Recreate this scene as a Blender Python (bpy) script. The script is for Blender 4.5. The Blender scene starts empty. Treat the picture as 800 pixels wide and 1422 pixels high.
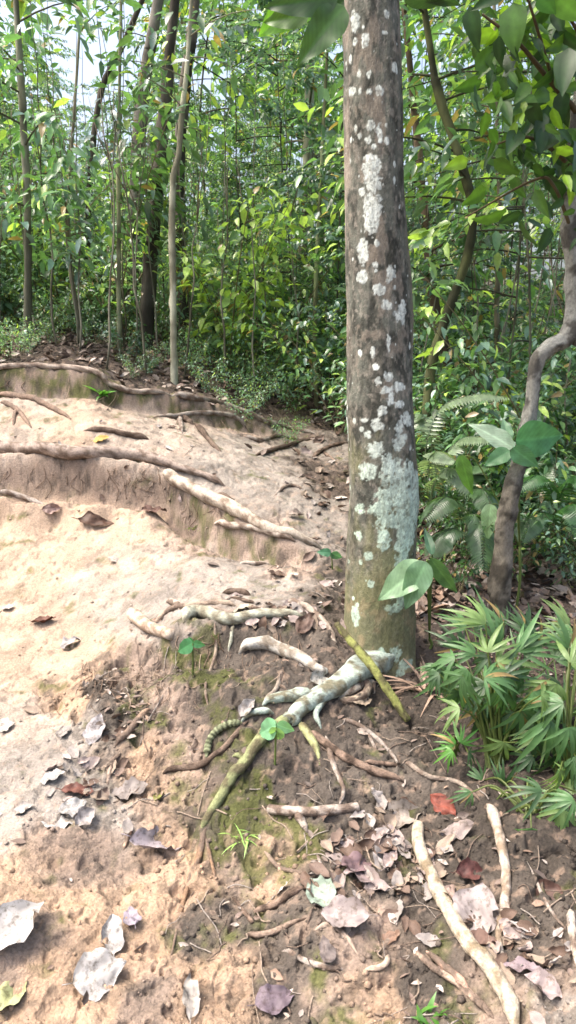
import bpy, math, random
import numpy as np
random.seed(7)
R = np.random.RandomState(11)
C = bpy.context.scene.collection
rad = math.radians

# ------------------------------------------------------------------ camera
F = 1054.0                       # focal length in photo pixels (photo 800 x 1422)
PITCH = rad(12.0)
EYE = np.array([0.0, 0.0, 1.5])
FW = np.array([0, math.cos(PITCH), -math.sin(PITCH)])
UP = np.array([0, math.sin(PITCH), math.cos(PITCH)])
RT = np.array([1.0, 0, 0])
def ray(px, py):
    d = FW + RT * ((px - 400) / F) + UP * ((711 - py) / F)
    return d
def at(px, py, Y):
    d = ray(px, py)
    return EYE + d * (Y / d[1])
cam = bpy.data.cameras.new('camera'); co = bpy.data.objects.new('camera', cam); C.objects.link(co)
co.location = EYE; co.rotation_euler = (math.pi / 2 - PITCH, 0, 0)
cam.sensor_fit = 'VERTICAL'; cam.angle_y = 2 * math.atan(711 / F)
cam.clip_start = 0.02; cam.clip_end = 500
bpy.context.scene.camera = co

# ------------------------------------------------------------------ noise
def _hash(ix, iy, seed):
    h = (ix.astype(np.int64) * 374761393 + iy.astype(np.int64) * 668265263 + seed * 1442695041) & 0xFFFFFFFF
    h = ((h ^ (h >> 13)) * 1274126177) & 0xFFFFFFFF
    h = h ^ (h >> 16)
    return (h & 0xFFFF) / 65535.0
def vnoise(x, y, seed=0):
    x = np.asarray(x, float); y = np.asarray(y, float)
    ix = np.floor(x); iy = np.floor(y); fx = x - ix; fy = y - iy
    fx = fx * fx * fx * (fx * (fx * 6 - 15) + 10); fy = fy * fy * fy * (fy * (fy * 6 - 15) + 10)
    a = _hash(ix, iy, seed); b = _hash(ix + 1, iy, seed); c = _hash(ix, iy + 1, seed); d = _hash(ix + 1, iy + 1, seed)
    return (a * (1 - fx) + b * fx) * (1 - fy) + (c * (1 - fx) + d * fx) * fy - 0.5
def fbm(x, y, f, octaves=4, seed=0, gain=0.5):
    s = 0; a = 1.0
    for o in range(octaves):
        ca, sa = math.cos(0.6 * o + .3), math.sin(0.6 * o + .3)
        s = s + a * vnoise((x * ca - y * sa) * f, (x * sa + y * ca) * f, seed + o * 17)
        f *= 2.07; a *= gain
    return s
def vnoise3(x, y, z, seed=0):
    x, y, z = np.broadcast_arrays(np.asarray(x, float), y, z)
    iz = np.floor(z); fz = z - iz; fz = fz * fz * (3 - 2 * fz)
    ix = np.floor(x); iy = np.floor(y); fx = x - ix; fy = y - iy; fx = fx * fx * (3 - 2 * fx); fy = fy * fy * (3 - 2 * fy)
    r = 0
    for dz in (0, 1):
        q = ((iz + dz) * 7919).astype(np.int64)
        h = lambda a, b: _hash(a + q * 31, b + q * 57, seed)
        v = (h(ix, iy) * (1 - fx) + h(ix + 1, iy) * fx) * (1 - fy) + (h(ix, iy + 1) * (1 - fx) + h(ix + 1, iy + 1) * fx) * fy
        r = r + v * (fz if dz else 1 - fz)
    return r - .5
def fbm3(x, y, z, f, octaves=3, seed=0, gain=.5):
    s = 0; a = 1.0
    for o in range(octaves):
        s = s + a * vnoise3(x * f + o * 3.1, y * f + o * 1.7, z * f, seed + o * 13); f *= 2.05; a *= gain
    return s
def sstep(a, b, x):
    t = np.clip((x - a) / (b - a), 0, 1); return t * t * (3 - 2 * t)
def L(r, g, b):
    f = lambda c: (c / 255 / 12.92) if c <= 10 else ((c / 255 + .055) / 1.055) ** 2.4
    return np.array([f(r), f(g), f(b)])

# ------------------------------------------------------------------ mesh output
def build(name, V, faces, mat, parent=None, col=None, smooth=True):
    """faces: list of int arrays (n,3) or (n,4)"""
    V = np.asarray(V, float)
    me = bpy.data.meshes.new(name)
    me.vertices.add(len(V)); me.vertices.foreach_set('co', V.astype(np.float32).ravel())
    fl = [np.asarray(f, np.int32) for f in faces if len(f)]
    tot = np.concatenate([np.full(len(f), f.shape[1], np.int32) for f in fl])
    loops = np.concatenate([f.ravel() for f in fl])
    st = np.concatenate([[0], np.cumsum(tot)[:-1]]).astype(np.int32)
    me.loops.add(len(loops)); me.loops.foreach_set('vertex_index', loops)
    me.polygons.add(len(tot)); me.polygons.foreach_set('loop_start', st)
    try: me.polygons.foreach_set('loop_total', tot)
    except Exception: pass
    if smooth: me.polygons.foreach_set('use_smooth', np.ones(len(tot), bool))
    me.update(calc_edges=True)
    if col is not None:
        a = me.color_attributes.new('Col', 'FLOAT_COLOR', 'POINT')
        c4 = np.ones((len(V), 4), np.float32); c4[:, :3] = col
        a.data.foreach_set('color', c4.ravel())
    me.materials.append(mat)
    o = bpy.data.objects.new(name, me); C.objects.link(o)
    if parent is not None: o.parent = parent
    return o
def tag(o, label=None, cat=None, group=None, kind=None):
    if label: o['label'] = label
    if cat: o['category'] = cat
    if group: o['group'] = group
    if kind: o['kind'] = kind
    return o
def empty(name, loc, label, cat, group=None):
    o = bpy.data.objects.new(name, None); C.objects.link(o); o.location = loc
    o.empty_display_size = .1
    return tag(o, label, cat, group)
def join(parts):
    """parts: list of (V, [faces...], col)"""
    Vs, Ts, Qs, Cs, n = [], [], [], [], 0
    for V, fs, c in parts:
        for f in fs:
            if len(f) == 0: continue
            (Ts if f.shape[1] == 3 else Qs).append(f + n)
        Vs.append(V); Cs.append(np.broadcast_to(c, V.shape)); n += len(V)
    out = []
    if Ts: out.append(np.concatenate(Ts))
    if Qs: out.append(np.concatenate(Qs))
    return np.concatenate(Vs), out, np.concatenate(Cs)

# ------------------------------------------------------------------ materials
def mat_base(name):
    m = bpy.data.materials.new(name); m.use_nodes = True
    nt = m.node_tree; nt.nodes.clear()
    return m, nt, nt.nodes, nt.links
def surf_mat(name, rough=.9, spec=.2, bump=.4, scale=60, var=.35, detail=6, aniso=None, bump_dist=.004, scale2=None):
    m, nt, N, K = mat_base(name)
    out = N.new('ShaderNodeOutputMaterial'); p = N.new('ShaderNodeBsdfPrincipled')
    p.inputs['Roughness'].default_value = rough; p.inputs['Specular IOR Level'].default_value = spec
    at_ = N.new('ShaderNodeAttribute'); at_.attribute_name = 'Col'
    tc = N.new('ShaderNodeTexCoord'); mp = N.new('ShaderNodeMapping')
    if aniso: mp.inputs['Scale'].default_value = aniso
    K.new(tc.outputs['Object'], mp.inputs['Vector'])
    n1 = N.new('ShaderNodeTexNoise'); n1.inputs['Scale'].default_value = scale; n1.inputs['Detail'].default_value = detail
    n1.inputs['Roughness'].default_value = .65
    K.new(mp.outputs[0], n1.inputs['Vector'])
    mr = N.new('ShaderNodeMapRange'); mr.inputs[1].default_value = .25; mr.inputs[2].default_value = .75
    mr.inputs[3].default_value = 1 - var; mr.inputs[4].default_value = 1 + var
    K.new(n1.outputs['Fac'], mr.inputs[0])
    mx = N.new('ShaderNodeVectorMath'); mx.operation = 'SCALE'
    K.new(at_.outputs['Color'], mx.inputs[0]); K.new(mr.outputs[0], mx.inputs['Scale'])
    K.new(mx.outputs[0], p.inputs['Base Color'])
    n2 = N.new('ShaderNodeTexNoise'); n2.inputs['Scale'].default_value = scale2 or scale * 2.3; n2.inputs['Detail'].default_value = detail
    K.new(mp.outputs[0], n2.inputs['Vector'])
    b = N.new('ShaderNodeBump'); b.inputs['Strength'].default_value = bump; b.inputs['Distance'].default_value = bump_dist
    K.new(n2.outputs['Fac'], b.inputs['Height']); K.new(b.outputs[0], p.inputs['Normal'])
    K.new(p.outputs[0], out.inputs[0])
    return m
def leaf_mat(name, trans=.4, rough=.4, spec=.5, var=.3, tint=(1.1, 1.2, .6), nscale=30):
    m, nt, N, K = mat_base(name)
    out = N.new('ShaderNodeOutputMaterial'); p = N.new('ShaderNodeBsdfPrincipled')
    p.inputs['Roughness'].default_value = rough; p.inputs['Specular IOR Level'].default_value = spec
    at_ = N.new('ShaderNodeAttribute'); at_.attribute_name = 'Col'
    oi = N.new('ShaderNodeObjectInfo')
    mr = N.new('ShaderNodeMapRange'); mr.inputs[3].default_value = 1 - var; mr.inputs[4].default_value = 1 + var
    K.new(oi.outputs['Random'], mr.inputs[0])
    tc = N.new('ShaderNodeTexCoord'); n1 = N.new('ShaderNodeTexNoise'); n1.inputs['Scale'].default_value = nscale; n1.inputs['Detail'].default_value = 4
    K.new(tc.outputs['Object'], n1.inputs['Vector'])
    mr2 = N.new('ShaderNodeMapRange'); mr2.inputs[1].default_value = .3; mr2.inputs[2].default_value = .7; mr2.inputs[3].default_value = .8; mr2.inputs[4].default_value = 1.2
    K.new(n1.outputs['Fac'], mr2.inputs[0])
    mu = N.new('ShaderNodeMath'); mu.operation = 'MULTIPLY'; K.new(mr.outputs[0], mu.inputs[0]); K.new(mr2.outputs[0], mu.inputs[1])
    mx = N.new('ShaderNodeVectorMath'); mx.operation = 'SCALE'
    K.new(at_.outputs['Color'], mx.inputs[0]); K.new(mu.outputs[0], mx.inputs['Scale'])
    K.new(mx.outputs[0], p.inputs['Base Color'])
    t = N.new('ShaderNodeBsdfTranslucent'); mt = N.new('ShaderNodeVectorMath'); mt.operation = 'MULTIPLY'
    K.new(mx.outputs[0], mt.inputs[0]); mt.inputs[1].default_value = [c * 1.3 for c in tint]
    K.new(mt.outputs[0], t.inputs['Color'])
    ms = N.new('ShaderNodeMixShader'); ms.inputs[0].default_value = trans
    K.new(p.outputs[0], ms.inputs[1]); K.new(t.outputs[0], ms.inputs[2]); K.new(ms.outputs[0], out.inputs[0])
    return m
def dead_mat(name):
    m, nt, N, K = mat_base(name)
    out = N.new('ShaderNodeOutputMaterial'); p = N.new('ShaderNodeBsdfPrincipled')
    p.inputs['Roughness'].default_value = .62; p.inputs['Specular IOR Level'].default_value = .35
    at_ = N.new('ShaderNodeAttribute'); at_.attribute_name = 'Col'
    tc = N.new('ShaderNodeTexCoord')
    n1 = N.new('ShaderNodeTexNoise'); n1.inputs['Scale'].default_value = 55; n1.inputs['Detail'].default_value = 5; n1.inputs['Roughness'].default_value = .7
    K.new(tc.outputs['Object'], n1.inputs['Vector'])
    cr = N.new('ShaderNodeValToRGB'); cr.color_ramp.elements[0].position = .34; cr.color_ramp.elements[0].color = (.42, .38, .33, 1)
    cr.color_ramp.elements[1].position = .5; cr.color_ramp.elements[1].color = (1, 1, 1, 1)
    K.new(n1.outputs['Fac'], cr.inputs[0])
    mx = N.new('ShaderNodeVectorMath'); mx.operation = 'MULTIPLY'
    K.new(at_.outputs['Color'], mx.inputs[0]); K.new(cr.outputs[0], mx.inputs[1]); K.new(mx.outputs[0], p.inputs['Base Color'])
    b = N.new('ShaderNodeBump'); b.inputs['Strength'].default_value = .5; b.inputs['Distance'].default_value = .002
    K.new(n1.outputs['Fac'], b.inputs['Height']); K.new(b.outputs[0], p.inputs['Normal'])
    K.new(p.outputs[0], out.inputs[0])
    return m
M_SOIL = surf_mat('soil', rough=.95, spec=.12, bump=1.0, scale=120, var=.38, detail=8, bump_dist=.006, scale2=140)
M_BARK = surf_mat('bark', rough=.88, spec=.2, bump=.9, scale=110, var=.4, aniso=(1, 1, .65), bump_dist=.004)
M_ROOT = surf_mat('root_bark', rough=.85, spec=.2, bump=1.0, scale=90, var=.45, bump_dist=.005)
M_STEM = surf_mat('stem_bark', rough=.85, spec=.2, bump=.5, scale=25, var=.4, aniso=(1, 1, .3))
M_LEAF = leaf_mat('green_leaf', trans=.36, rough=.28, spec=.8)
M_BIG = leaf_mat('broad_leaf', trans=.35, rough=.4, spec=.45, var=.12)
M_DEAD = dead_mat('dead_leaf')

# ------------------------------------------------------------------ terrain
CP = []
def col_(px, rows): CP.extend([(px, py, Y) for py, Y in rows])
col_(-120, [(1422, 1.4), (1200, 1.84), (1000, 2.52), (850, 3.3), (720, 4.05), (692, 4.15), (645, 4.2), (600, 4.5), (552, 5.05), (516, 5.13), (476, 6.3), (440, 8.0)])
col_(0, [(1422, 1.38), (1300, 1.58), (1200, 1.82), (1100, 2.12), (1000, 2.5), (900, 3.02), (800, 3.6), (720, 4.05), (690, 4.15), (641, 4.2), (600, 4.5), (552, 5.05), (518, 5.12), (482, 6.2), (446, 8.0)])
col_(80, [(1422, 1.39), (1300, 1.60), (1200, 1.85), (1100, 2.12), (1000, 2.48), (900, 3.02), (800, 3.58), (720, 4.03), (692, 4.14), (642, 4.19), (600, 4.5), (552, 5.02), (519, 5.1), (482, 6.2), (446, 8.0)])
col_(150, [(1422, 1.4), (1300, 1.62), (1200, 1.88), (1100, 2.14), (1000, 2.4), (940, 2.66), (900, 2.95), (850, 3.22), (800, 3.5), (720, 4.0), (694, 4.1), (645, 4.15), (600, 4.5), (556, 5.0), (530, 5.07), (490, 6.3), (455, 8.0)])
col_(215, [(1422, 1.41), (1300, 1.64), (1200, 1.9), (1100, 2.14), (1000, 2.36), (930, 2.56), (900, 2.72), (885, 2.88), (830, 3.2), (770, 3.6), (720, 3.93), (700, 4.02), (655, 4.08), (610, 4.5), (565, 5.1), (548, 5.17), (506, 6.4)])
col_(270, [(1422, 1.42), (1300, 1.66), (1200, 1.92), (1100, 2.14), (1000, 2.36), (930, 2.52), (885, 2.62), (860, 2.78), (830, 3.08), (780, 3.45), (742, 3.76), (688, 3.84), (640, 4.3), (590, 4.9), (568, 5.3), (548, 5.38), (512, 6.6), (480, 8)])
col_(320, [(1422, 1.42), (1300, 1.65), (1200, 1.88), (1140, 2.0), (1060, 2.16), (980, 2.34), (920, 2.5), (878, 2.62), (856, 2.78), (800, 3.28), (768, 3.55), (722, 3.64), (660, 4.3), (600, 5.1), (575, 5.55), (562, 5.62), (510, 7)])
col_(370, [(1422, 1.42), (1300, 1.64), (1200, 1.86), (1130, 2.02), (1050, 2.18), (980, 2.34), (920, 2.5), (880, 2.6), (852, 2.78), (800, 3.28), (778, 3.5), (745, 3.58), (700, 4.0), (640, 4.7), (600, 5.3), (578, 5.8), (540, 7.0), (500, 8.5)])
col_(450, [(1422, 1.38), (1300, 1.58), (1200, 1.8), (1100, 2.04), (1000, 2.3), (930, 2.5), (880, 2.68), (830, 3.0), (770, 3.5), (700, 4.2), (640, 5.0), (600, 5.8), (560, 7.2)])
col_(530, [(1422, 1.37), (1300, 1.6), (1200, 1.83), (1100, 2.08), (1000, 2.38), (940, 2.62), (880, 2.9), (800, 3.5)])
col_(600, [(1422, 1.34), (1300, 1.57), (1200, 1.8), (1100, 2.06), (1000, 2.38), (920, 2.72), (850, 3.1), (780, 3.75), (700, 4.6), (640, 5.6), (590, 7.2)])
col_(700, [(1422, 1.3), (1300, 1.52), (1200, 1.75), (1100, 2.02), (1000, 2.35), (900, 2.8), (850, 3.1), (780, 3.8), (700, 4.8), (640, 6.2), (590, 8.5)])
col_(800, [(1422, 1.26), (1300, 1.48), (1200, 1.72), (1100, 2.0), (1000, 2.35), (900, 2.85), (850, 3.15), (780, 3.85), (700, 5.0), (640, 6.6)])
col_(920, [(1422, 1.24), (1200, 1.7), (1000, 2.35), (850, 3.2), (700, 5.0)])
STEP = []; EXTRA = []
def step(tops, bots, gap=.05, every=12, back=(), front=()):
    """tops / bots: (px, py, Y) along the upper and lower edge of a little soil cliff"""
    xs = np.arange(tops[0][0], tops[-1][0] + 1, every)
    for x in xs:
        ty = np.interp(x, [t[0] for t in tops], [t[1] for t in tops]); Y = np.interp(x, [t[0] for t in tops], [t[2] for t in tops])
        by = np.interp(x, [t[0] for t in bots], [t[1] for t in bots]); STEP.append((x, ty, Y)); STEP.append((x, by, Y - gap))
        a_, b_ = at(x, ty, Y), at(x, by, Y - gap)
        for dy, dz in back: EXTRA.append(np.array([a_[0] * (Y + dy) / Y, Y + dy, a_[2] + dz]))
        for dy, dz in front: EXTRA.append(np.array([b_[0] * (Y - gap - dy) / (Y - gap), Y - gap - dy, b_[2] + dz]))
step([(-60, 640, 4.19), (60, 641, 4.19), (150, 646, 4.17), (218, 656, 4.13), (246, 676, 4.04), (320, 718, 3.76), (362, 740, 3.62), (446, 768, 3.5)],
     [(-60, 688, 0), (60, 690, 0), (150, 694, 0), (218, 706, 0), (250, 738, 0), (320, 768, 0), (362, 776, 0), (446, 786, 0)], back=((.07, .012),), front=((.08, -.012),))
step([(-60, 517, 5.12), (60, 517, 5.12), (135, 523, 5.12), (154, 537, 5.14), (190, 548, 5.18), (238, 553, 5.3), (305, 565, 5.5), (340, 578, 5.62), (402, 600, 5.8)],
     [(-60, 549, 0), (60, 549, 0), (135, 553, 0), (154, 564, 0), (190, 571, 0), (238, 578, 0), (305, 588, 0), (340, 596, 0), (402, 612, 0)], every=16, back=((.1, .01), (.3, .04), (.6, .09)), front=((.08, -.01), (.22, -.035)))
step([(176, 888, 2.9), (216, 890, 2.84), (256, 868, 2.78), (312, 868, 2.78), (425, 862, 2.78)], [(176, 912, 0), (216, 916, 0), (256, 912, 0), (312, 908, 0), (425, 892, 0)], .06, back=((.06, .01),))
_st = np.array([t[:2] for t in STEP])
CP = [c for c in CP if np.min(np.hypot(_st[:, 0] - c[0], (_st[:, 1] - c[1]) * 1.4)) > 26] + STEP
PW = [at(*c) for c in CP]
PW += EXTRA
PW += [np.array(p, float) for p in [(-6, 12, 2.9), (-3, 12, 2.6), (0, 12, 2.2), (3, 12, 1.8), (7, 12, 1.3), (-9, 6, 2.2), (-5, 1, .35), (5, 1, -.3), (6, 5, .5),
    (0, 0, -.12), (-2, 0, -.05), (2, 0, -.25), (0, -4, -.7), (-6, -5, -.4), (6, -5, -1.2), (-40, -40, -6), (40, -40, -8), (-60, 60, 9), (0, 60, 7), (60, 60, 4),
    (-60, 180, 14), (60, 180, 8), (-200, 0, 6), (200, 0, -8), (0, 25, 4.2), (-12, 25, 6), (14, 25, 3), (0, .8, -.02), (-1, .8, 0), (1, .8, -.12)]]
PW = np.array(PW)
cc = .03
_d = np.sqrt(((PW[:, None, :2] - PW[None, :, :2]) ** 2).sum(-1) + cc * cc)
_n = len(PW)
A = np.zeros((_n + 3, _n + 3)); A[:_n, :_n] = _d + np.eye(_n) * -1e-3
A[:_n, _n] = 1; A[:_n, _n + 1:] = PW[:, :2]; A[_n:, :_n] = A[:_n, _n:].T
W = np.linalg.solve(A, np.concatenate([PW[:, 2], np.zeros(3)]))
def Hbase(x, y):
    x = np.atleast_1d(np.asarray(x, float)); y = np.atleast_1d(np.asarray(y, float))
    out = np.empty(x.shape); fx, fy, fo = x.ravel(), y.ravel(), out.ravel()
    for i in range(0, fx.size, 60000):
        a, b = fx[i:i + 60000, None], fy[i:i + 60000, None]
        d = np.sqrt((a - PW[None, :, 0]) ** 2 + (b - PW[None, :, 1]) ** 2 + cc * cc)
        fo[i:i + 60000] = d @ W[:_n] + W[_n] + W[_n + 1] * a[:, 0] + W[_n + 2] * b[:, 0]
    return fo.reshape(x.shape)
# soil patches: (px, py, colour, roughness of the relief, moss)
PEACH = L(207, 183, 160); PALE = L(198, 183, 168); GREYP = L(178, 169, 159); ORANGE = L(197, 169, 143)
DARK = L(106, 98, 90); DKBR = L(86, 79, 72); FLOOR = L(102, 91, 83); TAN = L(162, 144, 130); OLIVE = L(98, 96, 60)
SOIL = [
 (-60, 562, PALE, .4, 0), (0, 560, PALE, .4, 0), (50, 560, PALE, .4, 0), (100, 563, PEACH, .4, 0), (150, 574, PALE, .4, 0), (190, 582, PALE, .4, 0), (230, 588, PALE, .4, 0), (280, 600, PALE, .4, 0), (330, 608, GREYP, .4, 0), (-40, 585, PALE, .4, 0), (20, 580, PEACH, .4, 0), (90, 585, PEACH, .4, 0), (10, 615, PALE, .4, 0), (110, 615, PEACH, .4, 0), (170, 612, PALE, .4, 0), (230, 622, PALE, .4, 0), (20, 630, PALE, .4, 0), (280, 655, GREYP, .4, 0), (340, 680, GREYP, .4, 0), (-50, 700, PEACH, .4, 0), (0, 698, PEACH, .4, 0), (60, 699, PEACH, .4, 0), (120, 701, PEACH, .4, 0), (180, 708, PEACH, .4, 0), (200, 775, PALE, .4, 0), (260, 780, PALE, .4, 0), (310, 780, GREYP, .4, 0), (240, 805, GREYP, .4, 0),
 (-60, 500, FLOOR, 1.2, 0), (0, 502, FLOOR, 1.2, 0), (50, 502, FLOOR, 1.2, 0), (100, 504, FLOOR, 1.2, 0), (145, 514, FLOOR, 1.2, 0), (190, 530, FLOOR, 1.2, 0), (235, 536, FLOOR, 1.2, 0), (280, 544, FLOOR, 1.2, 0), (330, 558, FLOOR, 1.2, 0), (370, 572, FLOOR, 1.2, 0), (20, 488, FLOOR, 1.2, 0), (120, 490, FLOOR, 1.2, 0), (200, 512, FLOOR, 1.2, 0), (260, 525, FLOOR, 1.2, 0),
 (-40, 534, DARK, 1.0, .6), (0, 534, DARK, 1.0, .6), (75, 534, DARK, 1.0, .6), (125, 540, DARK, 1.0, .6), (150, 552, DARK, 1.0, .6), (190, 562, DARK, 1.0, .6),  # top bank face: moss, plus its shade painted in as darker soil
 (230, 568, TAN * .85, 1.0, 0.4), (290, 578, TAN * .85, 1.0, 0.4), (340, 590, TAN * .85, 1.0, 0.3), (240, 715, TAN * .85, 1.0, 0.4), (290, 735, TAN * .85, 1.0, 0.5), (350, 762, TAN * .85, 1.0, 0.3), (400, 772, TAN * .85, 1.0, 0.2),  # other step faces: tan darkened to paint in their shade, some moss
 (40, 1400, ORANGE, .6, 0), (150, 1390, ORANGE, .6, 0), (120, 1280, ORANGE, .6, 0), (230, 1330, ORANGE, .7, 0), (40, 1230, ORANGE, .5, 0), (210, 1240, ORANGE, .7, 0),
 (200, 1400, TAN, .8, 0), (300, 1400, ORANGE, .8, .1), (10, 1330, TAN, .5, 0), (20, 1120, GREYP, .35, 0), (60, 1060, GREYP, .35, 0), (20, 1000, PALE, .35, 0), (120, 1120, GREYP, .7, 0), (100, 1180, TAN, .6, 0),
 (30, 900, PEACH, .3, 0), (120, 900, PEACH, .35, 0), (60, 800, PEACH, .4, 0), (180, 800, PALE, .35, 0), (100, 730, PEACH, .4, 0), (30, 720, PEACH, .4, 0), (200, 740, PEACH, .4, 0),
 (60, 668, TAN, 1.0, 0), (0, 668, TAN, 1.0, 0), (110, 668, TAN, 1.0, 0), (150, 670, TAN, 1.0, 0), (210, 685, TAN, 1.0, .1), (265, 715, TAN, .6, .5), (320, 755, TAN, .6, .4), (300, 800, GREYP, .3, 0), (380, 810, GREYP, .4, 0), (230, 840, GREYP, .4, 0), (170, 860, GREYP, .4, 0),
 (60, 600, PALE, .4, 0), (150, 575, PEACH, .4, 0), (220, 600, PALE, .5, 0), (280, 640, GREYP, .4, 0), (340, 620, GREYP, .4, 0), (400, 680, GREYP, .5, 0), (430, 740, GREYP, .6, 0), (370, 660, GREYP, .4, 0), (420, 620, GREYP, .6, 0),
 (40, 535, TAN * .8, .5, .6), (110, 533, TAN * .8, .5, .7), (180, 560, TAN, .6, .2), (230, 568, TAN, .5, .5), (300, 572, TAN, .5, .4), (270, 605, PALE, .5, 0), (400, 580, TAN, .8, 0),
 (110, 950, ORANGE, 1.2, 0), (160, 960, DKBR, 1.5, 0), (160, 1010, DARK, 1.5, 0), (200, 940, TAN, 1.4, 0), (230, 980, TAN, 1.4, .1), (205, 1050, ORANGE, 1.3, 0), (250, 1040, TAN, 1.2, .3), (120, 1020, GREYP, .9, 0),
 (265, 920, DARK, .8, .8), (275, 970, DARK, .8, .7), (330, 920, DARK, .8, .1), (400, 890, DARK, .9, 0), (400, 950, DARK, .8, 0), (330, 980, DARK, .9, .3), (300, 1040, DARK, .9, .4), (450, 1000, DKBR, .8, 0), (480, 1060, DARK, .8, 0),
 (340, 1110, DARK, .9, 1.0), (350, 1160, DARK, .9, 1.0), (330, 1200, TAN, .9, .8), (370, 1210, ORANGE, 1, .3), (300, 1160, DARK, .9, .3), (420, 1090, DARK, .8, .1), (260, 1200, ORANGE, 1, 0), (280, 1290, DARK, .9, 0), (320, 1330, ORANGE, .9, 0), (350, 1290, DARK, .9, 0),
 (400, 1250, DARK, .9, .2), (480, 1200, DARK, 1, 0), (550, 1250, DARK, 1, 0), (430, 1330, DARK, .9, 0), (450, 1390, TAN, .8, .6), (400, 1390, DARK, .8, .2), (520, 1400, ORANGE, .9, .1), (500, 1290, TAN, .9, .1), (590, 1380, DARK, .9, .1),
 (620, 1180, DKBR, .9, 0), (660, 1250, DARK, .9, 0), (720, 1300, DARK, .9, 0), (780, 1290, DARK, .9, 0), (760, 1390, GREYP, .9, 0), (780, 1340, TAN, .8, 0), (700, 1390, TAN, .8, 0), (770, 1200, DKBR, .9, 0), (640, 1100, DKBR, .9, 0), (730, 1050, DKBR, .9, 0),
 (560, 1080, DARK, 1, 0), (520, 1130, DARK, 1, 0), (600, 1000, DKBR, 1, 0), (500, 880, FLOOR, 1, 0), (440, 840, DARK, 1, 0), (470, 790, DARK, .9, 0), (455, 660, FLOOR, 1, 0), (650, 850, FLOOR, 1.2, 0), (760, 850, FLOOR, 1.2, 0), (700, 760, FLOOR, 1.2, 0),
 (600, 750, FLOOR, 1.2, 0), (750, 680, FLOOR, 1, 0), (40, 470, FLOOR, 1.2, 0), (150, 480, FLOOR, 1.2, 0), (270, 510, FLOOR, 1.2, 0), (380, 550, FLOOR, 1.2, 0), (450, 590, FLOOR, 1.2, 0), (60, 430, FLOOR, 1.2, 0), (-120, 460, FLOOR, 1.2, 0), (900, 900, FLOOR, 1.2, 0), (900, 1200, FLOOR, 1.2, 0),
 (200, 440, FLOOR, 1.2, 0), (330, 480, FLOOR, 1.2, 0), (620, 620, FLOOR, 1.2, 0), (-150, 900, PEACH, .4, 0), (-150, 1200, GREYP, .5, 0)]
def hit_base(px, py, H):
    d = ray(px, py)
    ts = np.concatenate([np.linspace(.8, 6, 700), np.linspace(6.02, 20, 700)]) / d[1]
    P = EYE[None] + d[None] * ts[:, None]
    g = P[:, 2] - H(P[:, 0], P[:, 1])
    k = np.argmax(g < 0)
    if k == 0: return at(px, py, 12)
    a, b = ts[k - 1], ts[k]
    for _ in range(12):
        m_ = (a + b) / 2; p = EYE + d * m_
        if p[2] - H(p[0], p[1])[0] < 0: b = m_
        else: a = m_
    return EYE + d * b
SP = np.array([hit_base(s[0], s[1], Hbase) for s in SOIL])
SOILK = .54
for _c in (PEACH, PALE, GREYP, ORANGE, DARK, DKBR, FLOOR, TAN, OLIVE): _c *= SOILK
SC = np.array([np.concatenate([s[2], [s[3], s[4]]]) for s in SOIL])
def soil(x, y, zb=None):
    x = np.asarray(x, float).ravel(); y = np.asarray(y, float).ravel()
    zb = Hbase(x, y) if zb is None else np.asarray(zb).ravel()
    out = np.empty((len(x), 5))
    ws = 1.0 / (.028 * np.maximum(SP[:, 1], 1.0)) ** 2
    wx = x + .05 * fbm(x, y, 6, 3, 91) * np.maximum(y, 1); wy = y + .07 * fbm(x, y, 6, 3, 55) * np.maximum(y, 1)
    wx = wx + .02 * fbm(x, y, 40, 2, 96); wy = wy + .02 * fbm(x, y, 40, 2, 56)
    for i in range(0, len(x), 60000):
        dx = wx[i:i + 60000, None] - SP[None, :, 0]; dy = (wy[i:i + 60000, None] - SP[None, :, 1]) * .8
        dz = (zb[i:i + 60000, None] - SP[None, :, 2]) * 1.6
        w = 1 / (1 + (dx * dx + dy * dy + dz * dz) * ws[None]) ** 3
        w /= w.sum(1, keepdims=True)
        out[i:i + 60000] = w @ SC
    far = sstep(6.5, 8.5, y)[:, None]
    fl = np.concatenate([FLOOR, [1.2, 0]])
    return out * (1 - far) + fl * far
def relief(x, y, rg, zb):
    n1 = fbm(x, y, 5, 3, 3) * .03 * (.5 + .5 * rg)
    w = fbm3(x, y, zb, 9, 2, 61) * .05
    n2 = fbm3(x + w, y - w, zb, 20, 3, 8) * .026 * rg
    pit = -sstep(.10, .42, fbm3(x - w, y + w, zb, 30, 2, 20)) * .022 * rg          # pits
    crack = -sstep(.05, .0, np.abs(fbm3(x + w, y, zb, 8, 2, 25))) * .010 * np.clip(rg - .4, 0, 1)
    n4 = fbm3(x, y, zb, 90, 2, 31) * .0035 * (.35 + rg)
    n5 = fbm3(x, y, zb, 240, 2, 37) * .0016
    return n1 + n2 + pit + crack + n4 + n5
def H(x, y):
    x = np.atleast_1d(np.asarray(x, float)); y = np.atleast_1d(np.asarray(y, float))
    zb = Hbase(x, y); s = soil(x, y, zb); return zb + relief(x.ravel(), y.ravel(), s[:, 3], zb.ravel()).reshape(x.shape)
def hit(px, py):
    p = hit_base(px, py, Hbase); d = ray(px, py); t0 = p[1] / d[1]
    ts = np.linspace(t0 * .93, t0 * 1.07, 90); P = EYE[None] + d[None] * ts[:, None]
    g = P[:, 2] - H(P[:, 0], P[:, 1]); k = int(np.argmax(g < 0))
    if k == 0: return p
    a, b = ts[k - 1], ts[k]; f = g[k - 1] / (g[k - 1] - g[k] + 1e-9)
    return EYE + d * (a + (b - a) * f)
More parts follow.
